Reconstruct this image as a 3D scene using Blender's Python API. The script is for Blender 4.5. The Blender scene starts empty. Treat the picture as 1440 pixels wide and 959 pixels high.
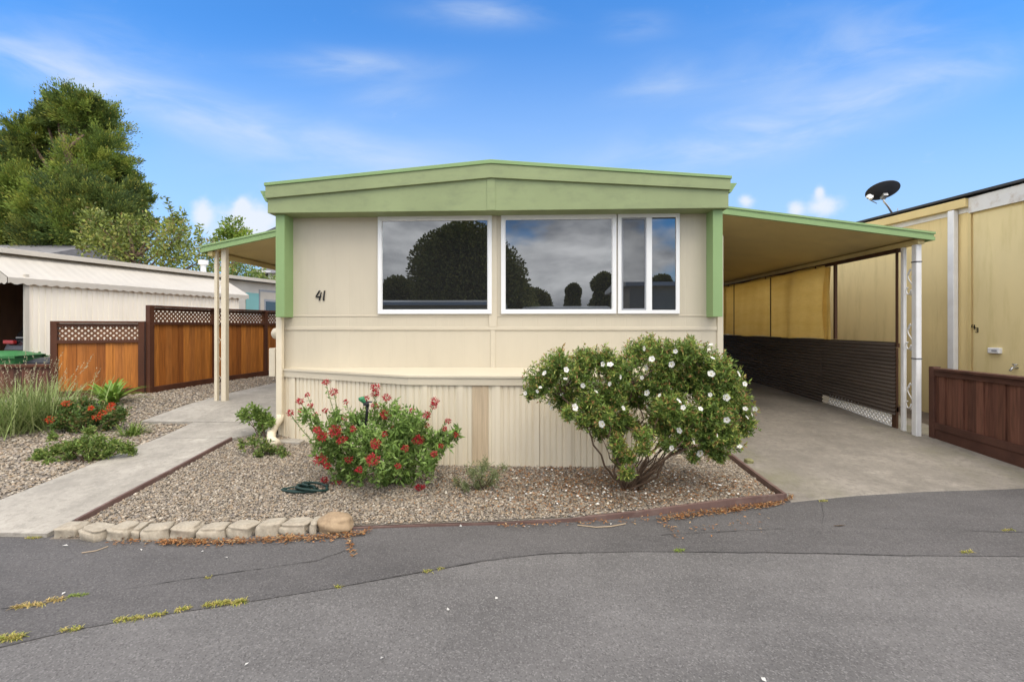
import bpy, bmesh, math, random
import numpy as np
from mathutils import Vector
R = math.radians
random.seed(7)
rng = np.random.default_rng(7)
scene = bpy.context.scene
COL = scene.collection

# ------------------------------------------------------------------ camera
H, FPX, HOR, YAW = 1.69, 640.0, 459.0, R(2.5)
cd = bpy.data.cameras.new('camera')
cam = bpy.data.objects.new('camera', cd); COL.objects.link(cam)
cam.location = (0, 0, H); cam.rotation_euler = (R(90), 0, YAW)
cd.sensor_width = 36; cd.lens = 16; cd.shift_y = -20.5/1440
cd.clip_start = .05; cd.clip_end = 2000
scene.camera = cam

ca, sa = math.cos(YAW), math.sin(YAW)
def ray(px, py):
    c = (px-720)/FPX
    return Vector((c*ca-sa, c*sa+ca, (HOR-py)/FPX))
CAMP = Vector((0, 0, H))
def atY(px, py, Y):
    d = ray(px, py); return CAMP + d*(Y/d.y)
def atX(px, py, X):
    d = ray(px, py); return CAMP + d*(X/d.x)
def atZ(px, py, Z):
    d = ray(px, py); return CAMP + d*((Z-H)/d.z)
def atD(px, py, D):
    return CAMP + ray(px, py)*D

# ------------------------------------------------------------------ terrain
def _lin(pts, y):
    return np.interp(y, [p[0] for p in pts], [p[1] for p in pts])
PL = [(3.7, -.12), (6.4, .16), (8, .34), (10, .36), (20, .5), (60, .8)]
PM = [(3.75, -.115), (5.45, 0), (7, .05), (20, .3), (60, .6)]
PR = [(4.7, -.12), (5.4, -.10), (7.3, .0), (9, .13), (11.4, .19), (20, .25), (60, .5)]
def G(x, y):
    x = np.asarray(x, float); y = np.asarray(y, float)
    a, b, c = _lin(PL, y), _lin(PM, y), _lin(PR, y)
    t = np.clip((x+4.0)/2.5, 0, 1); t = t*t*(3-2*t)
    u = np.clip((x-1.8)/.8, 0, 1)
    return (a*(1-t)+b*t)*(1-u)+c*u
def Gp(px, py):
    d = ray(px, py); lo, hi = .5, 80.
    for _ in range(60):
        m = (lo+hi)/2; p = CAMP+d*m
        if p.z > float(G(p.x, p.y)): lo = m
        else: hi = m
    return CAMP+d*lo

# ------------------------------------------------------------------ materials
def srgb(r, g, b):
    f = lambda c: (c/255/12.92) if c/255 <= .04045 else ((c/255+.055)/1.055)**2.4
    return (f(r), f(g), f(b))
def new_mat(name):
    m = bpy.data.materials.new(name); m.use_nodes = True
    nt = m.node_tree; nt.nodes.clear()
    out = nt.nodes.new('ShaderNodeOutputMaterial')
    bs = nt.nodes.new('ShaderNodeBsdfPrincipled')
    nt.links.new(bs.outputs[0], out.inputs[0])
    return m, nt, bs, out
def mixc(nt, a, b, fac):
    n = nt.nodes.new('ShaderNodeMix'); n.data_type = 'RGBA'
    for s, v in ((n.inputs[6], a), (n.inputs[7], b), (n.inputs[0], fac)):
        if hasattr(v, 'node'): nt.links.new(v, s)
        elif isinstance(v, (tuple, list)): s.default_value = (*v[:3], 1)
        else: s.default_value = v
    return n.outputs[2]
def noise(nt, scale, detail=4, rough=.55, stretch=(1, 1, 1), off=(0, 0, 0), coord='Object'):
    tc = nt.nodes.new('ShaderNodeTexCoord'); mp = nt.nodes.new('ShaderNodeMapping')
    mp.inputs['Scale'].default_value = stretch; mp.inputs['Location'].default_value = off
    n = nt.nodes.new('ShaderNodeTexNoise')
    n.inputs['Scale'].default_value = scale; n.inputs['Detail'].default_value = detail
    n.inputs['Roughness'].default_value = rough
    nt.links.new(tc.outputs[coord], mp.inputs[0]); nt.links.new(mp.outputs[0], n.inputs['Vector'])
    return n.outputs[0]
def ramp(nt, src, p0, p1, c0=(0, 0, 0), c1=(1, 1, 1)):
    n = nt.nodes.new('ShaderNodeValToRGB')
    n.color_ramp.elements[0].position = p0; n.color_ramp.elements[1].position = p1
    n.color_ramp.elements[0].color = (*c0, 1); n.color_ramp.elements[1].color = (*c1, 1)
    nt.links.new(src, n.inputs[0]); return n.outputs[0]
def bump(nt, bs, h, strength=.3, dist=.01):
    b = nt.nodes.new('ShaderNodeBump'); b.inputs['Strength'].default_value = strength
    b.inputs['Distance'].default_value = dist
    nt.links.new(h, b.inputs['Height'])
    nt.links.new(b.outputs[0], bs.inputs['Normal']); return b
def mul(c, k): return tuple(min(1, x*k) for x in c)
def surf(name, col, rough=.6, var=.12, scale=2.5, stretch=(1, 1, 1), fine=60, bstr=.1, bdist=.003,
         spec=.3, stain=None, stain_amt=.35, stain_scale=1.2, stain_stretch=(1, 1, 1), metal=0, speck=0):
    m, nt, bs, out = new_mat(name)
    n1 = noise(nt, scale, 5, .6, stretch)
    c = mixc(nt, mul(col, 1-var), mul(col, 1+var), ramp(nt, n1, .3, .7))
    if stain:
        n2 = noise(nt, stain_scale, 6, .65, stain_stretch, (3, 7, 1))
        r2 = ramp(nt, n2, .5, .78, (0, 0, 0), (stain_amt,)*3)
        c = mixc(nt, c, stain, r2)
    n3 = noise(nt, fine, 3, .6, stretch)
    if speck:
        r3 = ramp(nt, n3, .3, .7, (1-speck,)*3, (1+speck,)*3)
        mm = nt.nodes.new('ShaderNodeMix'); mm.data_type = 'RGBA'; mm.blend_type = 'MULTIPLY'
        mm.inputs[0].default_value = 1
        nt.links.new(c, mm.inputs[6]); nt.links.new(r3, mm.inputs[7]); c = mm.outputs[2]
    nt.links.new(c, bs.inputs['Base Color'])
    bs.inputs['Roughness'].default_value = rough; bs.inputs['Specular IOR Level'].default_value = spec
    bs.inputs['Metallic'].default_value = metal
    if bstr: bump(nt, bs, n3, bstr, bdist)
    return m
def attr_mat(name, rough=.6, spec=.25, trans=0, bstr=0):
    m, nt, bs, out = new_mat(name)
    a = nt.nodes.new('ShaderNodeAttribute'); a.attribute_name = 'Col'
    nt.links.new(a.outputs[0], bs.inputs['Base Color'])
    bs.inputs['Roughness'].default_value = rough; bs.inputs['Specular IOR Level'].default_value = spec
    if bstr: bump(nt, bs, noise(nt, 120, 3), bstr, .003)
    if trans:
        t = nt.nodes.new('ShaderNodeBsdfTranslucent'); mx = nt.nodes.new('ShaderNodeMixShader')
        mx.inputs[0].default_value = trans
        nt.links.new(a.outputs[0], t.inputs[0])
        nt.links.new(bs.outputs[0], mx.inputs[1]); nt.links.new(t.outputs[0], mx.inputs[2])
        nt.links.new(mx.outputs[0], out.inputs[0])
    return m
def siding_mat(name, col, period, stain, depth=.003, gap=.06, stain_amt=.3, axis=0):
    """painted siding with fine vertical grooves pressed into the sheet"""
    m = surf(name, col, .55, .05, 1.3, (1, 1, .5), 40, 0, stain=stain, stain_amt=stain_amt, stain_scale=2.2,
             stain_stretch=(2.5, 2.5, .35), spec=.3)
    nt = m.node_tree; bs = [n for n in nt.nodes if n.type == 'BSDF_PRINCIPLED'][0]
    tc = nt.nodes.new('ShaderNodeTexCoord'); sp = nt.nodes.new('ShaderNodeSeparateXYZ')
    nt.links.new(tc.outputs['Object'], sp.inputs[0])
    d = nt.nodes.new('ShaderNodeMath'); d.operation = 'DIVIDE'; d.inputs[1].default_value = period
    nt.links.new(sp.outputs[axis], d.inputs[0])
    f = nt.nodes.new('ShaderNodeMath'); f.operation = 'PINGPONG'; f.inputs[1].default_value = .5
    nt.links.new(d.outputs[0], f.inputs[0])
    bump(nt, bs, ramp(nt, f.outputs[0], .01, gap), .5, depth)
    return m

CREAM = (.56, .50, .385)
M = {}
M['wall'] = siding_mat('cream_siding', CREAM, .203, mul(CREAM, .78), .0015, .03, .35)
M['trim'] = surf('cream_trim_paint', mul(CREAM, 1.04), .5, .05, 2, fine=50, bstr=.04, stain=mul(CREAM, .75), stain_amt=.25, stain_stretch=(.4, 1, 3))
M['skirt'] = surf('cream_ribbed_metal', mul(CREAM, 1.26), .5, .05, 2, (1, 1, .3), 40, .05, stain=(.48, .38, .25), stain_amt=.35, stain_scale=2, stain_stretch=(3, 3, .4))
M['rusty'] = surf('rust_stained_panel', (.53, .42, .285), .6, .16, 6, (6, 6, .25), 30, .08)
M['green'] = surf('sage_green_paint', (.265, .315, .155), .5, .08, 1.5, fine=30, bstr=.05, stain=(.17, .20, .11), stain_amt=.5, stain_scale=3.2, stain_stretch=(1.2, 1, 2.5))
M['green2'] = surf('sage_green_trim_paint', (.235, .35, .15), .5, .05, 1.5, fine=30, bstr=.05)
M['vinyl'] = surf('white_window_vinyl', (.80, .80, .79), .35, .02, 3, fine=20, bstr=0, spec=.45)
M['white'] = surf('white_post_paint', (.76, .755, .74), .45, .05, 4, fine=40, bstr=.05, stain=(.5, .45, .38), stain_amt=.25, stain_scale=4)
M['creampost'] = surf('cream_post_paint', (.70, .62, .47), .45, .05, 4, fine=40, bstr=.05)
M['black'] = surf('black_plastic', (.012, .012, .012), .4, .1, 5, bstr=0)
M['soffit'] = surf('beige_awning_pan', (.66, .54, .25), .5, .06, 1, fine=20, bstr=.03, stain=(.33, .25, .14), stain_amt=.4, stain_scale=.8)
M['roofwhite'] = surf('white_roof_coating', (.56, .53, .475), .6, .1, 1.5, fine=30, bstr=.1)
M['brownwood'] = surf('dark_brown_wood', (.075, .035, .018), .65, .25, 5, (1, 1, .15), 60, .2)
M['yellow'] = siding_mat('yellow_siding', (.74, .59, .29), .1, (.47, .36, .15), .003, .09, .5, axis=1)
M['yellowsmooth'] = surf('yellow_painted_panel', (.73, .60, .31), .55, .06, 1.5, (1, 1, .4), 30, .05, stain=(.50, .40, .13), stain_amt=.55, stain_scale=2.2, stain_stretch=(2.5, 2.5, .3))
M['yellowtrim'] = surf('yellow_trim_paint', (.66, .52, .24), .5, .06, 2, fine=30, bstr=.04)
M['peeling'] = surf('peeling_white_paint', (.66, .65, .62), .6, .06, 3, fine=30, bstr=.1, stain=(.33, .22, .12), stain_amt=.8, stain_scale=5)
M['darkroof'] = surf('dark_roof_membrane', (.05, .05, .052), .8, .2, 3, bstr=.2)
M['greyroof'] = surf('grey_shingles', (.19, .185, .19), .85, .2, 4, (1, 1, 4), 40, .4, .01)
M['corr'] = surf('dark_corrugated_panel', (.125, .100, .083), .75, .2, 1.5, (1, .3, 3), 30, .05, spec=.08)
M['whitesiding'] = surf('white_ribbed_metal', (.86, .79, .67), .5, .05, 1.5, (1, 1, .3), 30, .04, stain=(.45, .38, .28), stain_amt=.3, stain_scale=2, stain_stretch=(2, 2, .3))
M['whiteawn'] = surf('white_awning_metal', (.49, .45, .385), .55, .06, 1.5, fine=30, bstr=.04, stain=(.42, .36, .28), stain_amt=.45, stain_scale=1.2)
M['teal'] = surf('teal_paint', (.20, .42, .41), .5, .06, 2, bstr=.03)
M['greytrim'] = surf('grey_trim_paint', (.30, .31, .33), .5, .06, 2, bstr=.03)
M['bin'] = surf('green_bin_plastic', (.04, .16, .05), .45, .12, 3, fine=60, bstr=.08)
M['bindark'] = surf('charcoal_bin_plastic', (.03, .033, .04), .45, .12, 3, bstr=.05)
M['carpaint'] = surf('dark_car_paint', (.02, .021, .025), .15, .05, 2, bstr=0, spec=.6)
M['carglass'] = surf('dark_car_glass', (.008, .009, .01), .05, 0, 1, bstr=0, spec=.7)
M['taillight'] = surf('red_light_plastic', (.4, .02, .02), .2, .05, 3, bstr=0, spec=.5)
M['tyre'] = surf('tyre_rubber', (.02, .02, .02), .8, .1, 8, bstr=.1)
M['chrome'] = surf('grey_galvanised_metal', (.45, .45, .45), .35, .05, 6, bstr=0, metal=.8)
M['dish'] = surf('dark_grey_dish_paint', (.035, .037, .045), .45, .1, 4, bstr=.03)
M['edging'] = surf('brown_plastic_edging', (.135, .082, .07), .6, .2, 3, fine=40, bstr=.15, stain=(.26, .21, .18), stain_amt=.4, stain_scale=6)
M['hose'] = surf('dark_green_hose', (.012, .035, .03), .5, .2, 8, bstr=0)
M['spigot'] = surf('green_hose_fitting', (.05, .22, .10), .45, .1, 8, bstr=0)
M['stone'] = surf('pale_concrete_stone', (.37, .325, .255), .85, .14, 5, fine=45, bstr=.5, bdist=.008, stain=(.22, .17, .12), stain_amt=.5, stain_scale=6, speck=.12)
M['boulder'] = surf('tan_boulder', (.33, .24, .15), .8, .2, 6, fine=40, bstr=.4, bdist=.008, stain=(.16, .10, .06), stain_amt=.6, stain_scale=7, speck=.1)
M['trunk'] = surf('grey_brown_bark', (.16, .11, .075), .9, .3, 8, (1, 1, .25), 50, .6, .02)
M['stem'] = surf('shrub_bark', (.10, .065, .042), .85, .3, 12, bstr=.3)
M['greenstem'] = surf('green_plant_stem', (.12, .17, .05), .7, .2, 12, bstr=0)
M['leaf'] = attr_mat('shrub_leaf', .5, .3, .22)
M['needle'] = attr_mat('tree_foliage', .65, .15, .2)
M['petal'] = attr_mat('flower_petal', .6, .15, .3)
M['pebble'] = attr_mat('river_pebble', .7, .3, 0, .25)
M['litter'] = attr_mat('dry_leaf', .75, .15, .1)
M['dirt'] = surf('bare_soil', (.11, .085, .062), .95, .25, 3, fine=60, bstr=.5, bdist=.01)
M['crack'] = surf('dark_crack_tar', (.065, .061, .059), .9, .3, 10, bstr=.2)

# wood with separate boards
def board_mat(name, cols, axis, width, rough=.6, grain=.3, depth=.006):
    m, nt, bs, out = new_mat(name)
    tc = nt.nodes.new('ShaderNodeTexCoord'); sp = nt.nodes.new('ShaderNodeSeparateXYZ')
    nt.links.new(tc.outputs['UV'], sp.inputs[0])
    d = nt.nodes.new('ShaderNodeMath'); d.operation = 'DIVIDE'; d.inputs[1].default_value = width
    nt.links.new(sp.outputs[0], d.inputs[0])
    fl = nt.nodes.new('ShaderNodeMath'); fl.operation = 'FLOOR'; nt.links.new(d.outputs[0], fl.inputs[0])
    wn = nt.nodes.new('ShaderNodeTexWhiteNoise'); wn.noise_dimensions = '1D'; nt.links.new(fl.outputs[0], wn.inputs['W'])
    cr = nt.nodes.new('ShaderNodeValToRGB'); cr.color_ramp.interpolation = 'LINEAR'
    while len(cr.color_ramp.elements) < len(cols): cr.color_ramp.elements.new(.5)
    for i, c in enumerate(cols):
        cr.color_ramp.elements[i].position = i/(len(cols)-1); cr.color_ramp.elements[i].color = (*c, 1)
    nt.links.new(wn.outputs['Value'], cr.inputs[0])
    cb = nt.nodes.new('ShaderNodeCombineXYZ')   # grain coordinate, shifted per board
    mo = nt.nodes.new('ShaderNodeMath'); mo.operation = 'MULTIPLY'; mo.inputs[1].default_value = 13.7
    nt.links.new(wn.outputs['Value'], mo.inputs[0])
    nt.links.new(sp.outputs[0], cb.inputs[0]); nt.links.new(sp.outputs[1], cb.inputs[1]); nt.links.new(mo.outputs[0], cb.inputs[2])
    mp = nt.nodes.new('ShaderNodeMapping'); mp.inputs['Scale'].default_value = (14, .9, 1)
    nt.links.new(cb.outputs[0], mp.inputs[0])
    n = nt.nodes.new('ShaderNodeTexNoise'); n.inputs['Scale'].default_value = 2.5; n.inputs['Detail'].default_value = 6
    n.inputs['Distortion'].default_value = .6
    nt.links.new(mp.outputs[0], n.inputs['Vector'])
    g = ramp(nt, n.outputs[0], .3, .7, (1-grain,)*3, (1+grain,)*3)
    mm = nt.nodes.new('ShaderNodeMix'); mm.data_type = 'RGBA'; mm.blend_type = 'MULTIPLY'; mm.inputs[0].default_value = 1
    nt.links.new(cr.outputs[0], mm.inputs[6]); nt.links.new(g, mm.inputs[7])
    nt.links.new(mm.outputs[2], bs.inputs['Base Color'])
    bs.inputs['Roughness'].default_value = rough; bs.inputs['Specular IOR Level'].default_value = .3
    bump(nt, bs, n.outputs[0], .15, .003)
    return m
M['redwood'] = board_mat('stained_fence_boards', [(.25, .08, .015), (.37, .122, .02), (.50, .185, .034), (.30, .098, .017), (.42, .155, .034)], 0, .14, .55, .28)
M['oldwood'] = board_mat('dark_red_fence_boards', [(.055, .026, .018), (.105, .043, .028), (.155, .066, .042), (.075, .031, .02), (.125, .052, .031)], 0, .142, .65, .3)
M['lattice'] = surf('fence_lattice_stain', (.17, .075, .035), .6, .25, 6, fine=40, bstr=.1)
M['railwood'] = surf('dark_stained_rail', (.085, .030, .014), .6, .25, 4, (1, 1, .2), 40, .15)
M['oldrail'] = surf('old_dark_rail', (.078, .034, .023), .65, .25, 4, fine=40, bstr=.15)

# woven shade cloth
def cloth_mat():
    m, nt, bs, out = new_mat('tan_shade_cloth')
    c = mixc(nt, (.78, .56, .18), (.86, .65, .25), ramp(nt, noise(nt, 1.5, 5, .6, (1, .6, 3)), .3, .7))
    c = mixc(nt, c, (.66, .47, .16), ramp(nt, noise(nt, 90, 2, .5, (1, .06, 1)), .5, .8, (0, 0, 0), (.6,)*3))
    nt.links.new(c, bs.inputs['Base Color']); bs.inputs['Roughness'].default_value = .85
    bs.inputs['Specular IOR Level'].default_value = .1
    t = nt.nodes.new('ShaderNodeBsdfTranslucent'); nt.links.new(c, t.inputs[0])
    mx = nt.nodes.new('ShaderNodeMixShader'); mx.inputs[0].default_value = .6
    nt.links.new(bs.outputs[0], mx.inputs[1]); nt.links.new(t.outputs[0], mx.inputs[2]); nt.links.new(mx.outputs[0], out.inputs[0])
    return m
M['cloth'] = cloth_mat()
# window glass: a mirror-like coat over a dark room
def glass_mat(name, refl, base):
    m, nt, bs, out = new_mat(name)
    bs.inputs['Base Color'].default_value = (*base, 1); bs.inputs['Roughness'].default_value = .3
    bs.inputs['Specular IOR Level'].default_value = 0
    g = nt.nodes.new('ShaderNodeBsdfGlossy'); g.inputs['Roughness'].default_value = .0
    g.inputs['Color'].default_value = (.90, .95, 1, 1)
    mx = nt.nodes.new('ShaderNodeMixShader'); mx.inputs[0].default_value = refl
    b = nt.nodes.new('ShaderNodeBump'); b.inputs['Strength'].default_value = .02; b.inputs['Distance'].default_value = .01
    nt.links.new(noise(nt, 1.2, 1), b.inputs['Height']); nt.links.new(b.outputs[0], g.inputs['Normal'])
    nt.links.new(bs.outputs[0], mx.inputs[1]); nt.links.new(g.outputs[0], mx.inputs[2]); nt.links.new(mx.outputs[0], out.inputs[0])
    return m
M['glass'] = glass_mat('dark_window_glass', .135, (.014, .014, .014))
M['screen'] = glass_mat('window_with_insect_screen', .08, (.02, .02, .021))

def asphalt(name, base, light):
    m, nt, bs, out = new_mat(name)
    tc = nt.nodes.new('ShaderNodeTexCoord')
    c = mixc(nt, mul(base, .76), mul(base, 1.18), ramp(nt, noise(nt, .55, 8, .72, (1, 1.8, 1)), .34, .66))
    c = mixc(nt, c, mul(base, 1.3), ramp(nt, noise(nt, 1.6, 7, .7, (.35, 2.2, 1), (5, 1, 0)), .52, .78, (0, 0, 0), (.6,)*3))
    c = mixc(nt, c, mul(base, .6), ramp(nt, noise(nt, .9, 6, .7, (1, 1, 1), (9, 4, 0)), .6, .8, (0, 0, 0), (.5,)*3))
    v = nt.nodes.new('ShaderNodeTexVoronoi'); v.inputs['Scale'].default_value = 120
    nt.links.new(tc.outputs['Object'], v.inputs['Vector'])
    sp = nt.nodes.new('ShaderNodeSeparateColor'); nt.links.new(v.outputs['Color'], sp.inputs[0])
    c = mixc(nt, c, light, ramp(nt, sp.outputs[0], .7, 1, (0, 0, 0), (.5,)*3))
    c = mixc(nt, c, mul(base, .45), ramp(nt, sp.outputs[1], .7, 1, (0, 0, 0), (.6,)*3))
    nt.links.new(c, bs.inputs['Base Color']); bs.inputs['Roughness'].default_value = .85
    bs.inputs['Specular IOR Level'].default_value = .25
    bump(nt, bs, v.outputs['Distance'], .2, .005)
    return m
M['road'] = asphalt('weathered_asphalt', (.128, .121, .117), (.25, .238, .228))
M['apron'] = asphalt('darker_asphalt_patch', (.098, .092, .090), (.19, .18, .172))
def concrete(name, base, moss=None):
    m, nt, bs, out = new_mat(name)
    c = mixc(nt, mul(base, .78), mul(base, 1.16), ramp(nt, noise(nt, .9, 8, .72), .34, .66))
    c = mixc(nt, c, mul(base, .5), ramp(nt, noise(nt, 1.7, 9, .78, (1, .8, 1), (4, 2, 0)), .5, .72, (0, 0, 0), (.7,)*3))
    c = mixc(nt, c, mul(base, 1.6), ramp(nt, noise(nt, 2.2, 9, .75, (1, 1.6, 1), (1, 8, 0)), .52, .75, (0, 0, 0), (.65,)*3))
    c = mixc(nt, c, mul(base, .5), ramp(nt, noise(nt, 90, 2), .6, .8, (0, 0, 0), (.55,)*3))
    c = mixc(nt, mul(base, .72), c, ramp(nt, noise(nt, 14, 6, .75, (1, 1, 1), (6, 3, 0)), .3, .52))
    c = mixc(nt, c, mul(base, 1.5), ramp(nt, noise(nt, 34, 4, .7, (1, 1, 1), (2, 9, 0)), .58, .8, (0, 0, 0), (.6,)*3))
    if moss:   # green-brown growth and run-off stains along the kerb sides
        tc = nt.nodes.new('ShaderNodeTexCoord'); sp = nt.nodes.new('ShaderNodeSeparateXYZ'); nt.links.new(tc.outputs['Object'], sp.inputs[0])
        a = nt.nodes.new('ShaderNodeMapRange'); a.inputs[1].default_value = 4.9; a.inputs[2].default_value = 6.0
        nt.links.new(sp.outputs[0], a.inputs[0])
        b = nt.nodes.new('ShaderNodeMapRange'); b.inputs[1].default_value = 3.5; b.inputs[2].default_value = 2.7
        nt.links.new(sp.outputs[0], b.inputs[0])
        ad = nt.nodes.new('ShaderNodeMath'); ad.operation = 'MAXIMUM'; nt.links.new(a.outputs[0], ad.inputs[0]); nt.links.new(b.outputs[0], ad.inputs[1])
        mu = nt.nodes.new('ShaderNodeMath'); mu.operation = 'MULTIPLY'; nt.links.new(ad.outputs[0], mu.inputs[0])
        nt.links.new(ramp(nt, noise(nt, 1.6, 7, .7, (1, .5, 1), (2, 2, 2)), .47, .75), mu.inputs[1])
        c = mixc(nt, c, moss, mu.outputs[0])
    nt.links.new(c, bs.inputs['Base Color']); bs.inputs['Roughness'].default_value = .9
    bs.inputs['Specular IOR Level'].default_value = .2
    bump(nt, bs, noise(nt, 70, 4, .7), .3, .005)
    return m
M['concrete'] = concrete('worn_driveway_concrete', (.232, .208, .176), (.16, .155, .085))
M['path'] = concrete('pale_path_concrete', (.345, .318, .275))

# ------------------------------------------------------------------ mesh helpers
class MB:
    def __init__(s): s.v = []; s.f = []; s.uv = None; s.mi = []
    def add(s, vs, fs, mi=0):
        o = len(s.v); s.v += [tuple(p) for p in vs]
        for f in fs: s.f.append(tuple(i+o for i in f)); s.mi.append(mi)
        return s
    def box(s, x0, x1, y0, y1, z0, z1, mi=0):
        vs = [(x, y, z) for z in (z0, z1) for y in (y0, y1) for x in (x0, x1)]
        return s.add(vs, [(0, 2, 3, 1), (4, 5, 7, 6), (0, 1, 5, 4), (2, 6, 7, 3), (0, 4, 6, 2), (1, 3, 7, 5)], mi)
    def bar(s, p, q, w, h, up=(0, 0, 1), mi=0):
        p, q = Vector(p), Vector(q); d = (q-p).normalized(); u = Vector(up)
        a = d.cross(u).normalized()*w/2; b = a.cross(d).normalized()*h/2
        vs = [e+x*a+y*b for e in (p, q) for y in (-1, 1) for x in (-1, 1)]
        return s.add(vs, [(0, 2, 3, 1), (4, 5, 7, 6), (0, 1, 5, 4), (2, 6, 7, 3), (0, 4, 6, 2), (1, 3, 7, 5)], mi)
    def prism(s, poly, ext, mi=0):
        n = len(poly); e = Vector(ext); P = [Vector(p) for p in poly]
        vs = P+[p+e for p in P]
        return s.add(vs, [tuple(range(n))[::-1], tuple(range(n, 2*n))]+[(i, (i+1) % n, n+(i+1) % n, n+i) for i in range(n)], mi)
    def tube(s, pts, r, n=8, cap=True, mi=0):
        P = [Vector(p) for p in pts]; rr = r if isinstance(r, (list, tuple)) else [r]*len(P)
        vs = []; fs = []; prev = None
        for i, p in enumerate(P):
            d = (P[min(i+1, len(P)-1)]-P[max(i-1, 0)]).normalized()
            if prev is None:
                a = d.cross(Vector((0, 0, 1)));
                if a.length < .05: a = d.cross(Vector((1, 0, 0)))
            else: a = prev-d*prev.dot(d)
            a.normalize(); prev = a; b = d.cross(a)
            for k in range(n):
                t = 2*math.pi*k/n; vs.append(p+(a*math.cos(t)+b*math.sin(t))*rr[i])
        for i in range(len(P)-1):
            for k in range(n):
                fs.append((i*n+k, i*n+(k+1) % n, (i+1)*n+(k+1) % n, (i+1)*n+k))
        if cap: fs += [tuple(range(n))[::-1], tuple(range((len(P)-1)*n, len(P)*n))]
        return s.add(vs, fs, mi)
    def sheet(s, rows, mi=0):
        m = len(rows[0]); vs = [p for r in rows for p in r]
        return s.add(vs, [(i*m+j, i*m+j+1, (i+1)*m+j+1, (i+1)*m+j) for i in range(len(rows)-1) for j in range(m-1)], mi)
    def build(s, name, mat, parent=None, loc=None, smooth=False, bev=0, seg=2):
        root = parent
        while root is not None and root.parent is not None: root = root.parent
        L = Vector(root.location) if root is not None else Vector(loc if loc is not None else (0, 0, 0))
        me = bpy.data.meshes.new(name)
        me.from_pydata([tuple(Vector(p)-L) for p in s.v], [], s.f)
        mats = mat if isinstance(mat, (list, tuple)) else [mat]
        for m_ in mats: me.materials.append(m_)
        for p, k in zip(me.polygons, s.mi): p.material_index = k
        if smooth:
            for p in me.polygons: p.use_smooth = True
        me.update()
        o = bpy.data.objects.new(name, me); COL.objects.link(o)
        if parent is not None: o.parent = parent
        else: o.location = L
        if bev:
            b = o.modifiers.new('bevel', 'BEVEL'); b.width = bev; b.segments = seg; b.limit_method = 'ANGLE'; b.angle_limit = R(40)
        return o
def mesh_np(name, V, F, mat, parent=None, cols=None, loc=None, smooth=False):
    root = parent
    while root is not None and root.parent is not None: root = root.parent
    L = np.array(root.location if root is not None else (loc if loc is not None else (0, 0, 0)))
    me = bpy.data.meshes.new(name); k = F.shape[1]
    if cols is not None and mat is M['leaf']: cols = np.clip(cols*np.array([1.28, 1.22, 1.1]), 0, 1)
    me.vertices.add(len(V)); me.vertices.foreach_set('co', (V-L).astype(np.float32).ravel())
    me.loops.add(F.size); me.loops.foreach_set('vertex_index', F.astype(np.int32).ravel())
    me.polygons.add(len(F)); me.polygons.foreach_set('loop_start', (np.arange(len(F))*k).astype(np.int32))
    if smooth: me.polygons.foreach_set('use_smooth', np.ones(len(F), bool))
    me.update(calc_edges=True); me.validate()
    if cols is not None:
        a = me.color_attributes.new('Col', 'FLOAT_COLOR', 'POINT')
        a.data.foreach_set('color', np.c_[cols, np.ones(len(cols))].astype(np.float32).ravel())
    me.materials.append(mat)
    o = bpy.data.objects.new(name, me); COL.objects.link(o)
    if parent is not None: o.parent = parent
    else: o.location = L
    return o
def uv_planar(o, fn):
    me = o.data; uv = me.uv_layers.new(name='UVMap'); L = Vector(o.parent.location) if o.parent else Vector(o.location)
    for lp in me.loops:
        uv.data[lp.index].uv = fn(me.vertices[lp.vertex_index].co+L)
def tag(o, label=None, cat=None, group=None, kind=None):
    for k, v in (('label', label), ('category', cat), ('group', group), ('kind', kind)):
        if v: o[k] = v
    return o
def thing(name, label, cat, loc, group=None):
    o = bpy.data.objects.new(name, None); COL.objects.link(o); o.location = loc
    o.empty_display_size = .2
    return tag(o, label, cat, group)
def unit(a): return a/np.maximum(np.linalg.norm(a, axis=-1, keepdims=True), 1e-9)
def rdirs(n): return unit(rng.normal(size=(n, 3)))
def leaf_arrays(P, D, L, W, C, fold=.15, curl=.0):
    """one four-cornered folded leaf per point"""
    n = len(P); L = np.broadcast_to(L, n)[:, None]; W = np.broadcast_to(W, n)[:, None]
    S = unit(np.cross(D, rdirs(n))); N = np.cross(S, D)
    V = np.empty((n, 4, 3))
    V[:, 0] = P; V[:, 1] = P+D*L*.45+S*W/2+N*W*fold; V[:, 2] = P+D*L-N*L*curl; V[:, 3] = P+D*L*.45-S*W/2+N*W*fold
    F = np.arange(n*4).reshape(n, 4)
    return V.reshape(-1, 3), F, np.repeat(C, 4, axis=0)
def cat_arrays(lst):
    V = []; F = []; C = []; o = 0
    for v, f, c in lst: V.append(v); F.append(f+o); C.append(c); o += len(v)
    return np.concatenate(V), np.concatenate(F), np.concatenate(C)
def pick(pal, n, jit=.15):
    pal = np.array(pal); c = pal[rng.integers(0, len(pal), n)]
    return c*(1+rng.uniform(-jit, jit, (n, 1)))
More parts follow.
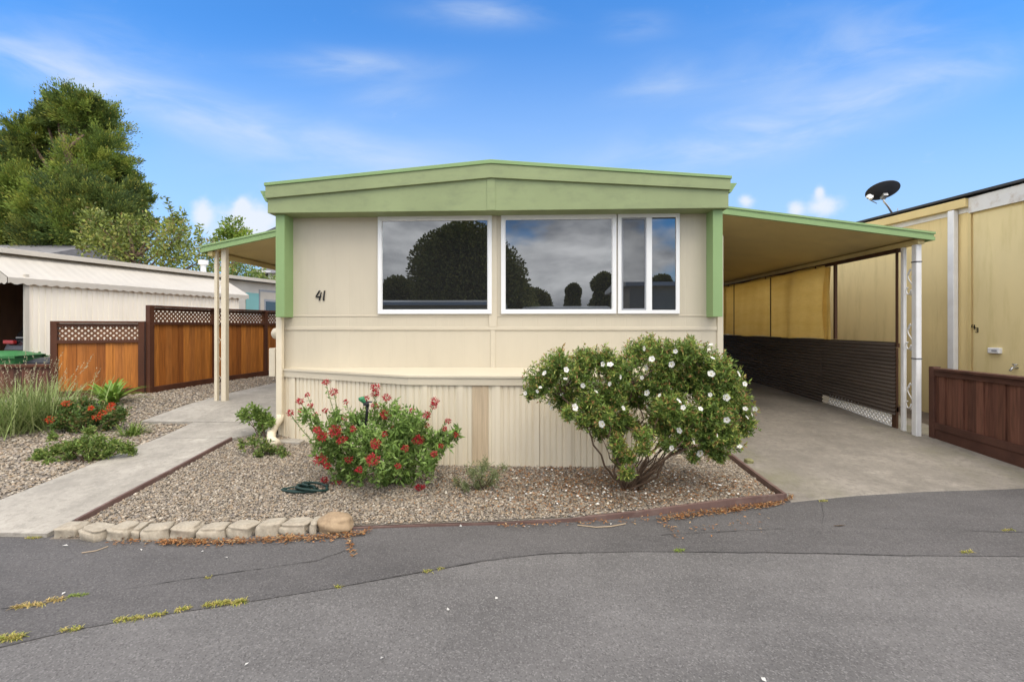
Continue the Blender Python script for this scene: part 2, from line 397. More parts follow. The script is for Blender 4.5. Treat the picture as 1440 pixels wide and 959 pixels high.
def blade_arrays(base, dirs, length, width, C, droop=.5, seg=4):
    """arching strap leaves: base (n,3), horizontal dirs (n,3) with lift"""
    n = len(base); V = np.empty((n, (seg+1)*2, 3)); t = np.linspace(0, 1, seg+1)
    side = unit(np.cross(dirs, np.array([0, 0, 1.]))); 
    for i, s in enumerate(t):
        p = base+dirs*(length*s)[:, None]; p[:, 2] -= droop*length*s*s
        w = (width*(.75+.5*s)*(1-s**2.2))[:, None]*.5+.0005
        V[:, 2*i] = p-side*w; V[:, 2*i+1] = p+side*w
    F = []
    for i in range(seg): F.append(np.stack([np.arange(n)*(seg+1)*2+k for k in (2*i, 2*i+1, 2*i+3, 2*i+2)], 1))
    return V.reshape(-1, 3), np.concatenate(F), np.repeat(C, (seg+1)*2, axis=0)
def stroke_line(mb, pts, w, depth, org, ux, uz, nrm):
    """flat pen strokes: list of polygons given in (u,v) unit coordinates"""
    for poly in pts:
        P = [Vector(org)+Vector(ux)*u+Vector(uz)*v for u, v in poly]
        mb.prism(P, Vector(nrm)*depth)
def wig(p, q, n, amp, seed):
    r = random.Random(seed); p, q = Vector(p), Vector(q); out = []
    for i in range(n+1):
        t = i/n; k = math.sin(math.pi*t)*amp if 0 < i < n else 0
        out.append(p.lerp(q, t)+Vector((r.uniform(-k, k), r.uniform(-k, k), r.uniform(-k, k)*.6)))
    return out
# ------------------------------------------------------------------ sky
SUN_EL, SUN_AZ = R(58), R(152)     # azimuth clockwise from +Y: high behind the camera, to the right
w = bpy.data.worlds.new('World'); scene.world = w; w.use_nodes = True
nt = w.node_tree; nt.nodes.clear()
wo = nt.nodes.new('ShaderNodeOutputWorld'); bg = nt.nodes.new('ShaderNodeBackground'); nt.links.new(bg.outputs[0], wo.inputs[0])
bg.inputs[1].default_value = .125
sky = nt.nodes.new('ShaderNodeTexSky'); sky.sky_type = 'NISHITA'; sky.sun_disc = False
sky.sun_elevation = SUN_EL; sky.sun_rotation = SUN_AZ; sky.air_density = 1.0; sky.dust_density = .6; sky.ozone_density = 2.2
def mth(op, a, b=None, c=None, clamp=False):
    n = nt.nodes.new('ShaderNodeMath'); n.operation = op; n.use_clamp = clamp
    for i, v in enumerate((a, b, c)):
        if v is None: continue
        if hasattr(v, 'node'): nt.links.new(v, n.inputs[i])
        else: n.inputs[i].default_value = v
    return n.outputs[0]
tc = nt.nodes.new('ShaderNodeTexCoord'); sp = nt.nodes.new('ShaderNodeSeparateXYZ'); nt.links.new(tc.outputs['Generated'], sp.inputs[0])
dx, dy, dz = sp.outputs
yy = mth('MAXIMUM', dy, .06); gx = mth('DIVIDE', dx, yy); gz = mth('DIVIDE', dz, yy)
cb = nt.nodes.new('ShaderNodeCombineXYZ'); nt.links.new(gx, cb.inputs[0]); nt.links.new(gz, cb.inputs[1])
def wnoise(vec, scale, stretch=(1, 1, 1), rot=0, detail=5, rough=.6, off=(0, 0, 0), dist=0):
    mp = nt.nodes.new('ShaderNodeMapping'); mp.inputs['Rotation'].default_value = (0, 0, rot); mp.inputs['Location'].default_value = off
    mp2 = nt.nodes.new('ShaderNodeMapping'); mp2.inputs['Scale'].default_value = stretch
    n = nt.nodes.new('ShaderNodeTexNoise'); n.inputs['Scale'].default_value = scale; n.inputs['Detail'].default_value = detail
    n.inputs['Roughness'].default_value = rough; n.inputs['Distortion'].default_value = dist
    nt.links.new(vec, mp.inputs[0]); nt.links.new(mp.outputs[0], mp2.inputs[0]); nt.links.new(mp2.outputs[0], n.inputs['Vector'])
    return n.outputs[0]
def smooth(v, a, b):
    n = nt.nodes.new('ShaderNodeMapRange'); n.interpolation_type = 'SMOOTHSTEP'
    n.inputs[1].default_value = a; n.inputs[2].default_value = b; nt.links.new(v, n.inputs[0]); return n.outputs[0]
def g_of(px, py):
    d = ray(px, py); return d.x/d.y, d.z/d.y
def blob(px0, py0, px1, py1, wid):
    """soft streak in direction space from one bearing to another"""
    x0, z0 = g_of(px0, py0); x1, z1 = g_of(px1, py1)
    cx, cz = (x0+x1)/2, (z0+z1)/2; a = math.atan2(z1-z0, x1-x0); ln = math.hypot(x1-x0, z1-z0)/2; wd = wid/FPX
    ux = mth('SUBTRACT', gx, cx); uz = mth('SUBTRACT', gz, cz)
    p = mth('ADD', mth('MULTIPLY', ux, math.cos(a)/ln), mth('MULTIPLY', uz, math.sin(a)/ln))
    q = mth('ADD', mth('MULTIPLY', ux, -math.sin(a)/wd), mth('MULTIPLY', uz, math.cos(a)/wd))
    r2 = mth('ADD', mth('MULTIPLY', p, p), mth('MULTIPLY', q, q))
    return mth('POWER', 2.718, mth('MULTIPLY', r2, -1.0)), a
front = smooth(dy, .02, .2)
# thin high cirrus
tot = None
for (x0, y0, x1, y1, wd, k) in [(-150, 20, 420, 210, 34, .75), (150, 130, 620, 240, 34, .55), (0, 30, 260, 90, 40, .35), (380, 90, 600, 95, 20, .55),
                                (500, 140, 620, 135, 18, .4), (590, 15, 760, 20, 20, .6), (850, 235, 1250, 140, 36, .9),
                                (1050, 190, 1480, 70, 26, .7), (850, 40, 940, 35, 18, .35), (860, 130, 1010, 95, 26, .5), (1000, 110, 1400, 30, 60, .35), (300, 210, 700, 230, 50, .35)]:
    b, a = blob(x0, y0, x1, y1, wd)
    n = wnoise(cb.outputs[0], 3.2, (1, 3.2, 1), -a, 7, .55, (x0*.01, y0*.02, 0), .5)
    v = mth('MULTIPLY', mth('MULTIPLY', b, smooth(n, .25, .8)), k)
    tot = v if tot is None else mth('ADD', tot, v)
cirrus = mth('MULTIPLY', mth('MULTIPLY', tot, front), 1.0, clamp=True)
# small cumulus near the skyline
tot = None
for (x0, y0, x1, y1, wd, k) in [(268, 302, 300, 298, 22, 1.0), (300, 320, 395, 318, 34, 1.3), (330, 292, 350, 292, 16, .9), (1135, 292, 1185, 290, 15, 1.1), (1145, 270, 1160, 270, 9, .9),
                                (1035, 282, 1062, 284, 10, .9), (1105, 296, 1130, 294, 13, 1.0), (60, 330, 160, 330, 30, .8)]:
    b, a = blob(x0, y0, x1, y1, wd)
    v = mth('MULTIPLY', b, k); tot = v if tot is None else mth('ADD', tot, v)
nz = wnoise(cb.outputs[0], 14, (1, 1.3, 1), 0, 6, .6)
cum = mth('MULTIPLY', smooth(mth('SUBTRACT', tot, mth('MULTIPLY', mth('SUBTRACT', .75, nz), 1.2)), -.15, .75), front)
# broken overcast the windows mirror, plus cloud added overhead and sideways for fill light
back = smooth(mth('SUBTRACT', dy, mth('MULTIPLY', dz, .12)), .42, .12)
n1 = wnoise(tc.outputs['Generated'], 2.3, (1, 1, 2.2), 0, 7, .58, (1.7, .4, .9), .3)
n2 = wnoise(tc.outputs['Generated'], 2.0, (1, 1, 2.0), 0, 5, .55, (5.2, 3.1, 2.2))
cr = nt.nodes.new('ShaderNodeValToRGB'); nt.links.new(n1, cr.inputs[0])
e = cr.color_ramp.elements; e[0].position = .40; e[0].color = (1.8, 1.95, 2.3, 1); e[1].position = .62; e[1].color = (11.5, 11.2, 11.0, 1)
gap = mth('MULTIPLY', back, smooth(n2, .30, .42))
def wmix(a, b, f):
    n = nt.nodes.new('ShaderNodeMix'); n.data_type = 'RGBA'
    for s, v in ((n.inputs[6], a), (n.inputs[7], b), (n.inputs[0], f)):
        if hasattr(v, 'node'): nt.links.new(v, s)
        else: s.default_value = (*v, 1)
    return n.outputs[2]
tint = nt.nodes.new('ShaderNodeMix'); tint.data_type = 'RGBA'; tint.blend_type = 'MULTIPLY'; tint.inputs[0].default_value = 1
nt.links.new(sky.outputs[0], tint.inputs[6]); tint.inputs[7].default_value = (.29, .635, .93, 1)
c = wmix(tint.outputs[2], (1.72, 2.3, 3.05), mth('MULTIPLY', smooth(gz, .72, .12), .72))
c = wmix(c, (2.45, 2.75, 3.15), cirrus)
c = wmix(c, (2.95, 3.05, 3.2), mth('MULTIPLY', cum, .85))
c = wmix(c, cr.outputs[0], gap)
nt.links.new(c, bg.inputs[0])
ld = bpy.data.lights.new('sun', 'SUN'); ld.energy = .9; ld.angle = R(40); ld.color = (1, .92, .80)
so = bpy.data.objects.new('sun', ld); COL.objects.link(so)
sd = Vector((math.sin(SUN_AZ)*math.cos(SUN_EL), math.cos(SUN_AZ)*math.cos(SUN_EL), math.sin(SUN_EL)))
so.rotation_euler = sd.to_track_quat('Z', 'Y').to_euler(); so.location = (0, -5, 20)
vs = scene.view_settings; vs.view_transform = 'Standard'; vs.look = 'None'; vs.gamma = 1; vs.use_curve_mapping = False; vs.exposure = 1.28
scene.cycles.max_bounces = 10; scene.cycles.diffuse_bounces = 8

# ------------------------------------------------------------------ ground
ROADZ = -.12
xs = np.concatenate([np.linspace(-120, -14, 12), np.linspace(-13, 11, 49), np.linspace(12, 120, 12)])
ys = np.concatenate([np.linspace(-120, 3, 10), np.linspace(3.7, 20, 34), np.linspace(22, 400, 14)])
mb = MB(); mb.sheet([[(x, y, (float(G(x, y))-.07 if y > 5.6 else -.26)) for x in xs] for y in ys])
tag(mb.build('ground', M['dirt']), kind='structure')
def strip(name, mat, near, far, nx, ny, off, lip=None):
    """surface between two outlines (lists of world xy), draped on the terrain"""
    def at(pl, t):
        L = [0]
        for a, b in zip(pl, pl[1:]): L.append(L[-1]+math.hypot(b[0]-a[0], b[1]-a[1]))
        return [float(np.interp(t*L[-1], L, [p[k] for p in pl])) for k in (0, 1)]
    rows = []
    for j in range(ny+1):
        r = []
        for i in range(nx+1):
            a, b = at(near, i/nx), at(far, i/nx); s = j/ny
            x, y = a[0]+(b[0]-a[0])*s, a[1]+(b[1]-a[1])*s
            r.append((x, y, float(G(x, y))+off))
        rows.append(r)
    if lip is not None: rows.insert(0, [(p[0], p[1]-.02, lip) for p in rows[0]])
    mb = MB(); mb.sheet(rows); return mb.build(name, mat)
def xy(px, py, z=None):
    p = Gp(px, py) if z is None else atZ(px, py, z); return (p.x, p.y)
# road: one sheet, flat
mb = MB(); mb.add([(-60, -40, ROADZ), (60, -40, ROADZ), (60, 6.2, ROADZ), (6.2, 5.75, ROADZ), (2.7, 5.0, ROADZ), (2.55, 4.5, ROADZ), (-5.2, 4.15, ROADZ), (-60, 3.2, ROADZ)], [tuple(range(8))])
tag(mb.build('road', M['road']), kind='structure')
# darker band of newer asphalt along the kerb, its seam running across the picture
seam = [(-260, 965), (0, 910), (100, 886), (200, 868), (330, 849), (470, 826), (600, 803), (690, 787), (770, 778), (900, 775), (1100, 777), (1300, 781), (1440, 782), (1700, 786)]
edge = [(-260, 768), (0, 757), (70, 757), (300, 752), (490, 742), (700, 736), (900, 727), (1103, 706), (1200, 697), (1300, 691), (1440, 686), (1700, 680)]
sw = [atZ(x, y, ROADZ+.004) for x, y in seam]; ew = [atZ(x, y, ROADZ+.004) for x, y in edge]
mb = MB(); n = 60
def along(pl, t):
    xs_ = [p.x for p in pl]; x = xs_[0]+(xs_[-1]-xs_[0])*t
    return x, float(np.interp(x, xs_, [p.y for p in pl]))
rows = [[(*along(sw, i/n), ROADZ+.004) for i in range(n+1)], [(along(ew, i/n)[0], along(ew, i/n)[1]+.25, ROADZ+.004) for i in range(n+1)]]
mb.sheet(rows); tag(mb.build('road_patch', M['apron']), kind='structure')
def ribbon(pts, wid, z, seed, g0=.6):
    r = random.Random(seed); P = []
    for a, b in zip(pts, pts[1:]):
        k = max(2, int((Vector(b)-Vector(a)).length/.035))
        P += [Vector(a).lerp(Vector(b), i/k) for i in range(k)]
    L = []; Rr = []; off = 0
    for i, p in enumerate(P):
        off = off*.8+r.uniform(-.006, .006); d = (P[min(i+1, len(P)-1)]-P[max(i-1, 0)]).normalized(); nn = Vector((-d.y, d.x, 0))
        gate = max(0., min(1., g0+math.sin(p.x*2.1+seed)+.7*math.sin(p.x*5.3+seed*2))); w_ = wid*r.uniform(.1, 1.1)*gate+.0004; q = p+nn*off
        L.append((q+nn*w_/2)[:2]+(z,)); Rr.append((q-nn*w_/2)[:2]+(z,))
    return [Rr, L]
mb = MB()
mb.sheet(ribbon([p.to_tuple() for p in sw], .007, ROADZ+.008, 3))
s1 = [(-60, 862), (0, 855), (60, 846), (130, 835), (260, 814), (400, 794), (450, 786), (490, 771), (497, 752)]
mb.sheet(ribbon([atZ(x, y, ROADZ+.008).to_tuple() for x, y in s1], .010, ROADZ+.0085, 4, 1.5))
s2 = [(930, 752), (1050, 745), (1160, 741), (1280, 743), (1440, 748), (1600, 752)]
mb.sheet(ribbon([atZ(x, y, ROADZ+.008).to_tuple() for x, y in s2], .008, ROADZ+.0087, 5))
mb.sheet(ribbon([atZ(x, y, ROADZ+.008).to_tuple() for x, y in [(1156, 704), (1158, 722), (1155, 742)]], .008, ROADZ+.0089, 6))
tag(mb.build('road_crack', M['crack']), kind='structure')
# front gravel bed
XB0, XB1 = -4.10, 2.64
nearpx = [(84, 757), (200, 757), (300, 754), (440, 748), (490, 742), (600, 739), (700, 737), (800, 733), (900, 725), (1000, 714), (1100, 702)]
near = [xy(x, y, -.11) for x, y in nearpx]; near[0] = (XB0, near[0][1]); near[-1] = (XB1, near[-1][1])
gravel = strip('gravel_bed', surf('gravel_base', (.20, .175, .145), .95, .3, 14, fine=70, bstr=.8, bdist=.02, stain=(.15, .085, .04), stain_amt=.6, stain_scale=2, speck=.4),
               near, [(XB0, 6.35), (XB1, 6.35)], 40, 16, .004)
tag(gravel, kind='structure')
near_y = lambda x: float(np.interp(x, [p[0] for p in near], [p[1] for p in near]))
# left gravel bed, right to the fence
tag(strip('gravel_yard', bpy.data.materials['gravel_base'], [(-40, 3.3), (-9, 3.75), (-4.5, 3.95)], [(-40, 18), (-9, 18), (-4.5, 18)], 36, 30, -.004), kind='structure')
# path and side slab
pL0 = xy(0, 724); pA = xy(272, 599)
def slab(name, poly, mat, th, off):
    """a cast slab: top draped on the terrain, real edges"""
    bm = bmesh.new(); vs = [bm.verts.new((x, y, 0)) for x, y in poly]; f = bm.faces.new(vs)
    if f.normal.z < 0: f.normal_flip()
    bmesh.ops.triangulate(bm, faces=bm.faces[:]); bmesh.ops.subdivide_edges(bm, edges=bm.edges[:], cuts=5, use_grid_fill=True)
    ex = bmesh.ops.extrude_face_region(bm, geom=bm.faces[:])
    top = [v for v in ex['geom'] if isinstance(v, bmesh.types.BMVert)]; ts = set(top)
    for v in bm.verts: v.co.z = float(G(v.co.x, v.co.y))+off-(0 if v in ts else th)
    bmesh.ops.recalc_face_normals(bm, faces=bm.faces[:])
    me = bpy.data.meshes.new(name); bm.to_mesh(me); bm.free(); me.materials.append(mat)
    o = bpy.data.objects.new(name, me); COL.objects.link(o); return tag(o, kind='structure')
slab('path', [(-5.3, 3.72), (-4.15, 3.72), (-4.13, 6.05), (-5.13, 6.05)], M['path'], .12, .035)
slab('path', [(-5.13, 6.062), (-4.13, 6.062), (-3.68, 6.42), (-3.68, 6.72), (-5.16, 6.72)], M['path'], .12, .034)
slab('path', [(-6.0, 6.732), (-3.62, 6.732), (-3.62, 12.0), (-5.8, 12.0)], M['path'], .12, .038)
# driveway slab
dn = [xy(1103, 706, ROADZ), xy(1200, 697, ROADZ), xy(1300, 691, ROADZ), xy(1400, 688, ROADZ), (6.6, 5.5)]
dn[0] = (XB1+.02, dn[0][1])
tag(strip('driveway', M['concrete'], dn, [(XB1+.02, 19), (3.6, 19), (4.6, 19), (5.6, 19), (6.6, 19)], 24, 60, .006, ROADZ), kind='structure')

# ------------------------------------------------------------------ pebbles (uncountable)
def pebbles(name, P, size, pal, jit=.2):
    n = len(P)
    t = (1+5**.5)/2
    ico = unit(np.array([(-1, t, 0), (1, t, 0), (-1, -t, 0), (1, -t, 0), (0, -1, t), (0, 1, t), (0, -1, -t), (0, 1, -t), (t, 0, -1), (t, 0, 1), (-t, 0, -1), (-t, 0, 1)], float))
    fi = np.array([(0, 11, 5), (0, 5, 1), (0, 1, 7), (0, 7, 10), (0, 10, 11), (1, 5, 9), (5, 11, 4), (11, 10, 2), (10, 7, 6), (7, 1, 8), (3, 9, 4), (3, 4, 2), (3, 2, 6), (3, 6, 8), (3, 8, 9), (4, 9, 5), (2, 4, 11), (6, 2, 10), (8, 6, 7), (9, 8, 1)])
    sc = size*rng.lognormal(0, .3, (n, 1))*np.c_[rng.uniform(.8, 1.4, n), rng.uniform(.65, 1.1, n), rng.uniform(.45, .8, n)]*.5
    V = ico[None]*sc[:, None, :]*(1+rng.uniform(-.16, .16, (n, 12, 1)))
    a = rng.uniform(0, 6.28, n); b = rng.uniform(-.45, .45, n)
    ca_, sa_, cb_, sb_ = np.cos(a), np.sin(a), np.cos(b), np.sin(b)
    y, z = V[..., 1]*cb_[:, None]-V[..., 2]*sb_[:, None], V[..., 1]*sb_[:, None]+V[..., 2]*cb_[:, None]
    x = V[..., 0]; V = np.stack([x*ca_[:, None]-y*sa_[:, None], x*sa_[:, None]+y*ca_[:, None], z], -1)
    V += P[:, None, :]
    F = (fi[None]+(np.arange(n)*12)[:, None, None]).reshape(-1, 3)
    o = mesh_np(name, V.reshape(-1, 3), F, M['pebble'], None, np.repeat(pick(pal, n, jit), 12, 0), smooth=True)
    return tag(o, kind='stuff')
PEB = [tuple(np.array(c_)*np.array([1.0, .975, .92])) for c_ in [(.27, .23, .185), (.215, .185, .15), (.34, .295, .24), (.17, .15, .13), (.30, .235, .17), (.26, .20, .145), (.42, .38, .33), (.20, .18, .165), (.31, .265, .215), (.24, .205, .175), (.28, .245, .20)]]
n = 96000
x = rng.uniform(XB0+.03, XB1-.04, n); y = rng.uniform(3.6, 6.3, n)
ok = y > np.array([near_y(a) for a in x])+.015
ok &= y < np.where(x < -1.5, 5.5+(-1.5-x)*.42, np.where(x > .8, 5.5+(x-.8)*.5, 5.5))
x, y = x[ok], y[ok]
o = pebbles('bed_gravel', np.c_[x, y, G(x, y)+.009+rng.uniform(0, .008, len(x))], .0185, PEB)
tag(o, 'mixed grey and tan river gravel filling the bed in front of the house', 'gravel')
n = 64000
x = rng.uniform(-9.5, -4.9, n); y = rng.uniform(3.8, 11.5, n)
keep = rng.uniform(0, 1, n) < np.clip(7.0/y-.25, .12, 1)
ok = keep & (x < np.where(y < 6.72, np.interp(y, [3.72, 6.05], [-5.32, -5.15]), -5.98)) & (x > -1.55*y+.2)
x, y = x[ok], y[ok]
PEB2 = [mul(c_, 1.15) for c_ in PEB]
o = pebbles('yard_gravel', np.c_[x, y, G(x, y)+.004+rng.uniform(0, .008, len(x))], .026, PEB2)
tag(o, 'pale mixed gravel spread between the path and the wooden fence', 'gravel')
# ------------------------------------------------------------------ house 41
YW = 6.3                                  # facade plane
HX0, HX1 = -3.59, 2.57; HC = -.54; YB = 20.0
ZF, ZS = 1.10, 3.22                       # floor ledge, soffit
house = thing('mobile_home', 'cream mobile home numbered 41 with sage green roof fascia and big front windows', 'house', (HC, YW, 0))
mb = MB(); mb.box(HX0, HX1, YW, YB, .98, 3.5)
mb.build('wall', M['wall'], house)
# horizontal and vertical trim on the facade
mb = MB()
zt = atY(693, 463, YW).z
mb.box(HX0+.07, HX1-.06, YW-.014, YW-.001, zt-.012, zt+.035)
z2 = atY(693, 443, YW).z
mb.box(HX0+.07, HX1-.06, YW-.008, YW-.001, z2-.02, z2)
mb.box(HC-.055, HC+.055, YW-.016, YW-.0012, zt+.036, ZS)
mb.box(HC-.03, HC+.03, YW-.010, YW-.0012, ZF+.01, zt-.013)
mb.box(HX0-.02, HX0+.068, YW-.02, YW+.08, ZF, ZS-.3)
mb.box(HX1-.058, HX1+.02, YW-.02, YW+.08, ZF-.1, ZS-.3)
mb.build('trim', M['trim'], house, bev=.003)
# skirting: bay that comes forward
SY = 5.45; A0, A1, A2, A3 = (HX0, YW), (-1.487, SY), (.78, SY), (HX1, YW)
def corr_line(p, q, period, depth, phase=0):
    """profile of pleated sheet along p->q (xy): flat wide rib, narrow groove"""
    p, q = Vector((*p, 0)), Vector((*q, 0)); L = (q-p).length; d = (q-p)/L; nn = Vector((d.y, -d.x, 0)); out = []
    s = 0
    while s < L-1e-4:
        for f, o in ((0, 0), (.62, 0), (.68, -1), (.93, -1)):
            t = s+f*period
            if t < L: out.append(p+d*t+nn*(o*depth))
        s += period
    out.append(q); return out
mb = MB()
prof = corr_line(A0, A1, .072, .0095)+corr_line(A1, A2, .072, .0095)+corr_line(A2, A3, .072, .0095)
mb.sheet([[(p.x, p.y, -.15) for p in prof], [(p.x, p.y, 1.0) for p in prof]])
mb.build('skirting', M['skirt'], house)
pr = [atY(x, 600, SY).x for x in (664, 687)]
mb = MB(); prof = corr_line((pr[0], SY-.006), (pr[1], SY-.006), .066, .004); mb.sheet([[(p.x, p.y, -.05) for p in prof], [(p.x, p.y, .985) for p in prof]])
tag(mb.build('skirting_panel', M['rusty'], house), 'rust stained skirting panel')
for px in (598, 648, 700, 755, 800, 838):
    p = atY(px, 600, SY); mb = MB(); mb.box(p.x-.028, p.x+.028, SY-.012, SY-.001, -.05, .99); mb.build('joint_cover', M['skirt'], house)
for t in (.12, .45, .78):
    a = Vector((*A0, 0)).lerp(Vector((*A1, 0)), t); b = Vector((*A0, 0)).lerp(Vector((*A1, 0)), t+.03); mb = MB(); mb.prism([(a.x, a.y-.014, -.05), (b.x, b.y-.014, -.05), (b.x, b.y, -.05), (a.x, a.y, -.05)], (0, 0, 1.04)); mb.build('joint_cover', M['skirt'], house)
# ledge over the skirting with its front band
def offs(pts, d):
    out = []
    for i, p in enumerate(pts):
        p = Vector(p); ns = []
        for a, b in ((i-1, i), (i, i+1)):
            if a >= 0 and b < len(pts):
                e = (Vector(pts[b])-Vector(pts[a])).normalized(); ns.append(Vector((e.y, -e.x)))
        nn = sum(ns, Vector((0, 0))).normalized(); k = 1/max(.5, nn.dot(ns[0])); out.append(p+nn*d*k)
    return out
base = [A0, A1, A2, A3]; o1 = offs(base, .022); o0 = offs(base, -.004); o2 = offs(base, .034)
mb = MB(); n = 4
mb.sheet([[(p.x, p.y, .985) for p in o0], [(p.x, p.y, .985) for p in o1], [(p.x, p.y, 1.072) for p in o1], [(p.x, p.y, 1.072) for p in o2], [(p.x, p.y, 1.096) for p in o2], [(p.x, p.y, 1.098) for p in o0],
          [(HX0, YW-.002, 1.105), (A1[0]-.2, YW-.002, 1.12), (A2[0]+.2, YW-.002, 1.12), (HX1, YW-.002, 1.105)]])
mb.build('ledge', M['trim'], house)
# fascia: lower board with soffit, upper band, cap
YF = 6.0; FX0, FX1 = HX0-.07, HX1+.01
zl = atY(375, 280, YF).z; zc = atY(693, 251, YF).z; zr = atY(1026, 268, YF).z
tl = atY(375, 263, YF).z; tcz = atY(693, 231.5, YF).z; tr = atY(1026, 253, YF).z
XR = atY(1026, 270, YF).x; XL = atY(375, 270, YF).x
mb = MB()
mb.prism([(XL+.012, YF, ZS), (XR-.012, YF, ZS), (XR-.012, YF, zr+.03), (HC, YF, zc+.03), (XL+.012, YF, zl+.03)], (0, .31, 0))
mb.build('fascia', M['green'], house, bev=.004)
mb = MB()
mb.prism([(XL, YF-.035, zl), (HC, YF-.035, zc), (XR, YF-.035, zr), (XR, YF-.035, tr), (HC, YF-.035, tcz), (XL, YF-.035, tl)], (0, .36, 0))
mb.build('fascia_band', M['green'], house, bev=.004)
mb = MB()   # sheet cover strip at the ridge line
mb.box(HC-.055, HC+.055, YF-.008, YF-.001, ZS+.004, zc-.005)
mb.build('joint_strip', M['green'], house, bev=.003)
mb = MB()
cl, cc, cr_ = atY(375, 258.5, YF).z, atY(693, 226, YF).z, atY(1026, 249, YF).z
mb.prism([(XL-.012, YF-.05, tl), (HC, YF-.05, tcz), (XR+.012, YF-.05, tr), (XR+.012, YF-.05, cr_), (HC, YF-.05, cc), (XL-.012, YF-.05, cl)], (0, .5, 0))
mb.build('roof_cap', M['green2'], house, bev=.004)
mb = MB(); mb.prism([(XL, YF+.46, zl), (XR, YF+.46, zr), (XR, YF+.46, cr_-.02), (HC, YF+.46, cc-.02), (XL, YF+.46, cl-.02)], (0, YB-YF-.3, 0)); mb.build('roof', M['roofwhite'], house)
# eaves gutters with open angled ends
for s, X, zt_, zb_ in ((-1, XL, atY(366, 268, YF).z, atY(375, 283, YF).z), (1, XR, atY(1035, 257, YF).z, atY(1027, 270, YF).z)):
    mb = MB(); mb.prism([(X+s*.001, YF+.02, zb_), (X+s*.03, YF+.02, zb_), (X+s*.105, YF+.02, zt_), (X+s*.001, YF+.02, zt_)], (0, YB-YF, 0))
    mb.build('gutter', M['green2'], house)
# green corner boxes
pb = atY(400, 446, 6.07).z
xa = atY(387.5, 440, 6.07).x; xb = atY(400, 440, 6.07).x
mb = MB(); mb.box(xa, xb, 6.07, 6.34, pb, ZS-.001); mb.build('corner_box', M['green2'], house, bev=.004)
xc = atY(1002.7, 440, 6.07).x; xd = atY(1016.4, 440, 6.07).x
mb = MB(); mb.box(xc, xd, 6.07, 6.34, pb, ZS-.001); mb.build('corner_box', M['green2'], house, bev=.004)
# windows
def window(px0, py0, px1, py1, panes, label):
    a = atY(px0, py0, YW-.03); b = atY(px1, py1, YW-.03); x0, x1, z0, z1 = a.x, b.x, b.z, a.z
    return x0, x1, z0, z1
def frame_mb(mb, x0, x1, z0, z1, w_, y0, y1, wb=None):
    wb = wb or w_
    mb.box(x0, x1, y0, y1, z0, z0+wb); mb.box(x0, x1, y0, y1, z1-w_, z1)
    mb.box(x0, x0+w_, y0, y1, z0+wb, z1-w_); mb.box(x1-w_, x1, y0, y1, z0+wb, z1-w_)
def win(bounds, label):
    x0, x1, z0, z1 = bounds; w_ = .052
    mb = MB(); frame_mb(mb, x0, x1, z0, z1, w_, YW-.035, YW-.001)
    frame_mb(mb, x0+w_-.001, x1-w_+.001, z0+w_-.001, z1-w_+.001, .012, YW-.022, YW-.0015)
    wd = mb.build('window', M['vinyl'], house, bev=.003); tag(wd, label)
    g = MB(); g.box(x0+w_, x1-w_, YW-.012, YW-.002, z0+w_, z1-w_); g.build('pane', M['glass'], wd)
def bnd(px0, py0, px1, py1):
    a = atY(px0, py0, YW-.035); b = atY(px1, py1, YW-.035); return a.x, b.x, b.z, a.z
WZ0, WZ1 = atY(693, 441.5, YW-.035).z, atY(693, 303, YW-.035).z
b = bnd(531, 303, 691.5, 442); win((b[0], b[1], WZ0, WZ1), 'left picture window mirroring a big round tree')
b = bnd(704.5, 301, 867, 440); win((b[0], b[1], WZ0, WZ1), 'right picture window mirroring grey clouds')
b = bnd(869, 301, 956, 440); x0, x1 = b[0], b[1]; w_ = .05
mb = MB(); frame_mb(mb, x0, x1, WZ0, WZ1, w_, YW-.035, YW-.001)
xm = bnd(909, 301, 917, 440); mb.box(xm[0], xm[1], YW-.034, YW-.0012, WZ0+w_, WZ1-w_)
wd = mb.build('window', M['vinyl'], house, bev=.003); tag(wd, 'narrow sliding window with a screened half')
g = MB(); g.box(xm[1], x1-w_, YW-.012, YW-.002, WZ0+w_, WZ1-w_); g.build('pane', M['glass'], wd)
g = MB(); g.box(x0+w_, xm[0], YW-.012, YW-.002, WZ0+w_, WZ1-w_); tag(g.build('pane', M['screen'], wd), 'darker pane behind insect screen')
g = MB(); frame_mb(g, x0+w_+.004, xm[0]-.002, WZ0+w_+.003, WZ1-w_-.003, .018, YW-.026, YW-.013); g.build('screen_frame', M['greytrim'], wd)
# house number
def brush(org, s, polys, name, mat, parent, dep=.012):
    mb = MB(); stroke_line(mb, polys, 0, dep, org, (s, 0, 0), (0, 0, s), (0, -1, 0)); return mb.build(name, mat, parent, bev=.0015)
nz0 = atY(444, 423, YW-.004); sc_ = (atY(444, 408.5, YW).z-nz0.z)
four = [[(.40, 1.0), (.56, .97), (.20, .47), (.03, .33), (.0, .42)], [(0, .42), (.03, .30), (.62, .33), (.66, .45)], [(.60, .78), (.72, .84), (.52, .02), (.36, .0)]]
one = [[(.95, .95), (1.08, 1.0), (.98, .18), (.84, .02), (.80, .10)], [(.84, .02), (.98, .18), (1.02, .10), (.95, .0)]]
def scl(polys, kx): return [[(u*kx, v) for u, v in p] for p in polys]
brush(nz0, sc_, scl(four, .85), 'house_number', M['black'], house)
brush(nz0, sc_, scl(one, .88), 'house_number', M['black'], house)
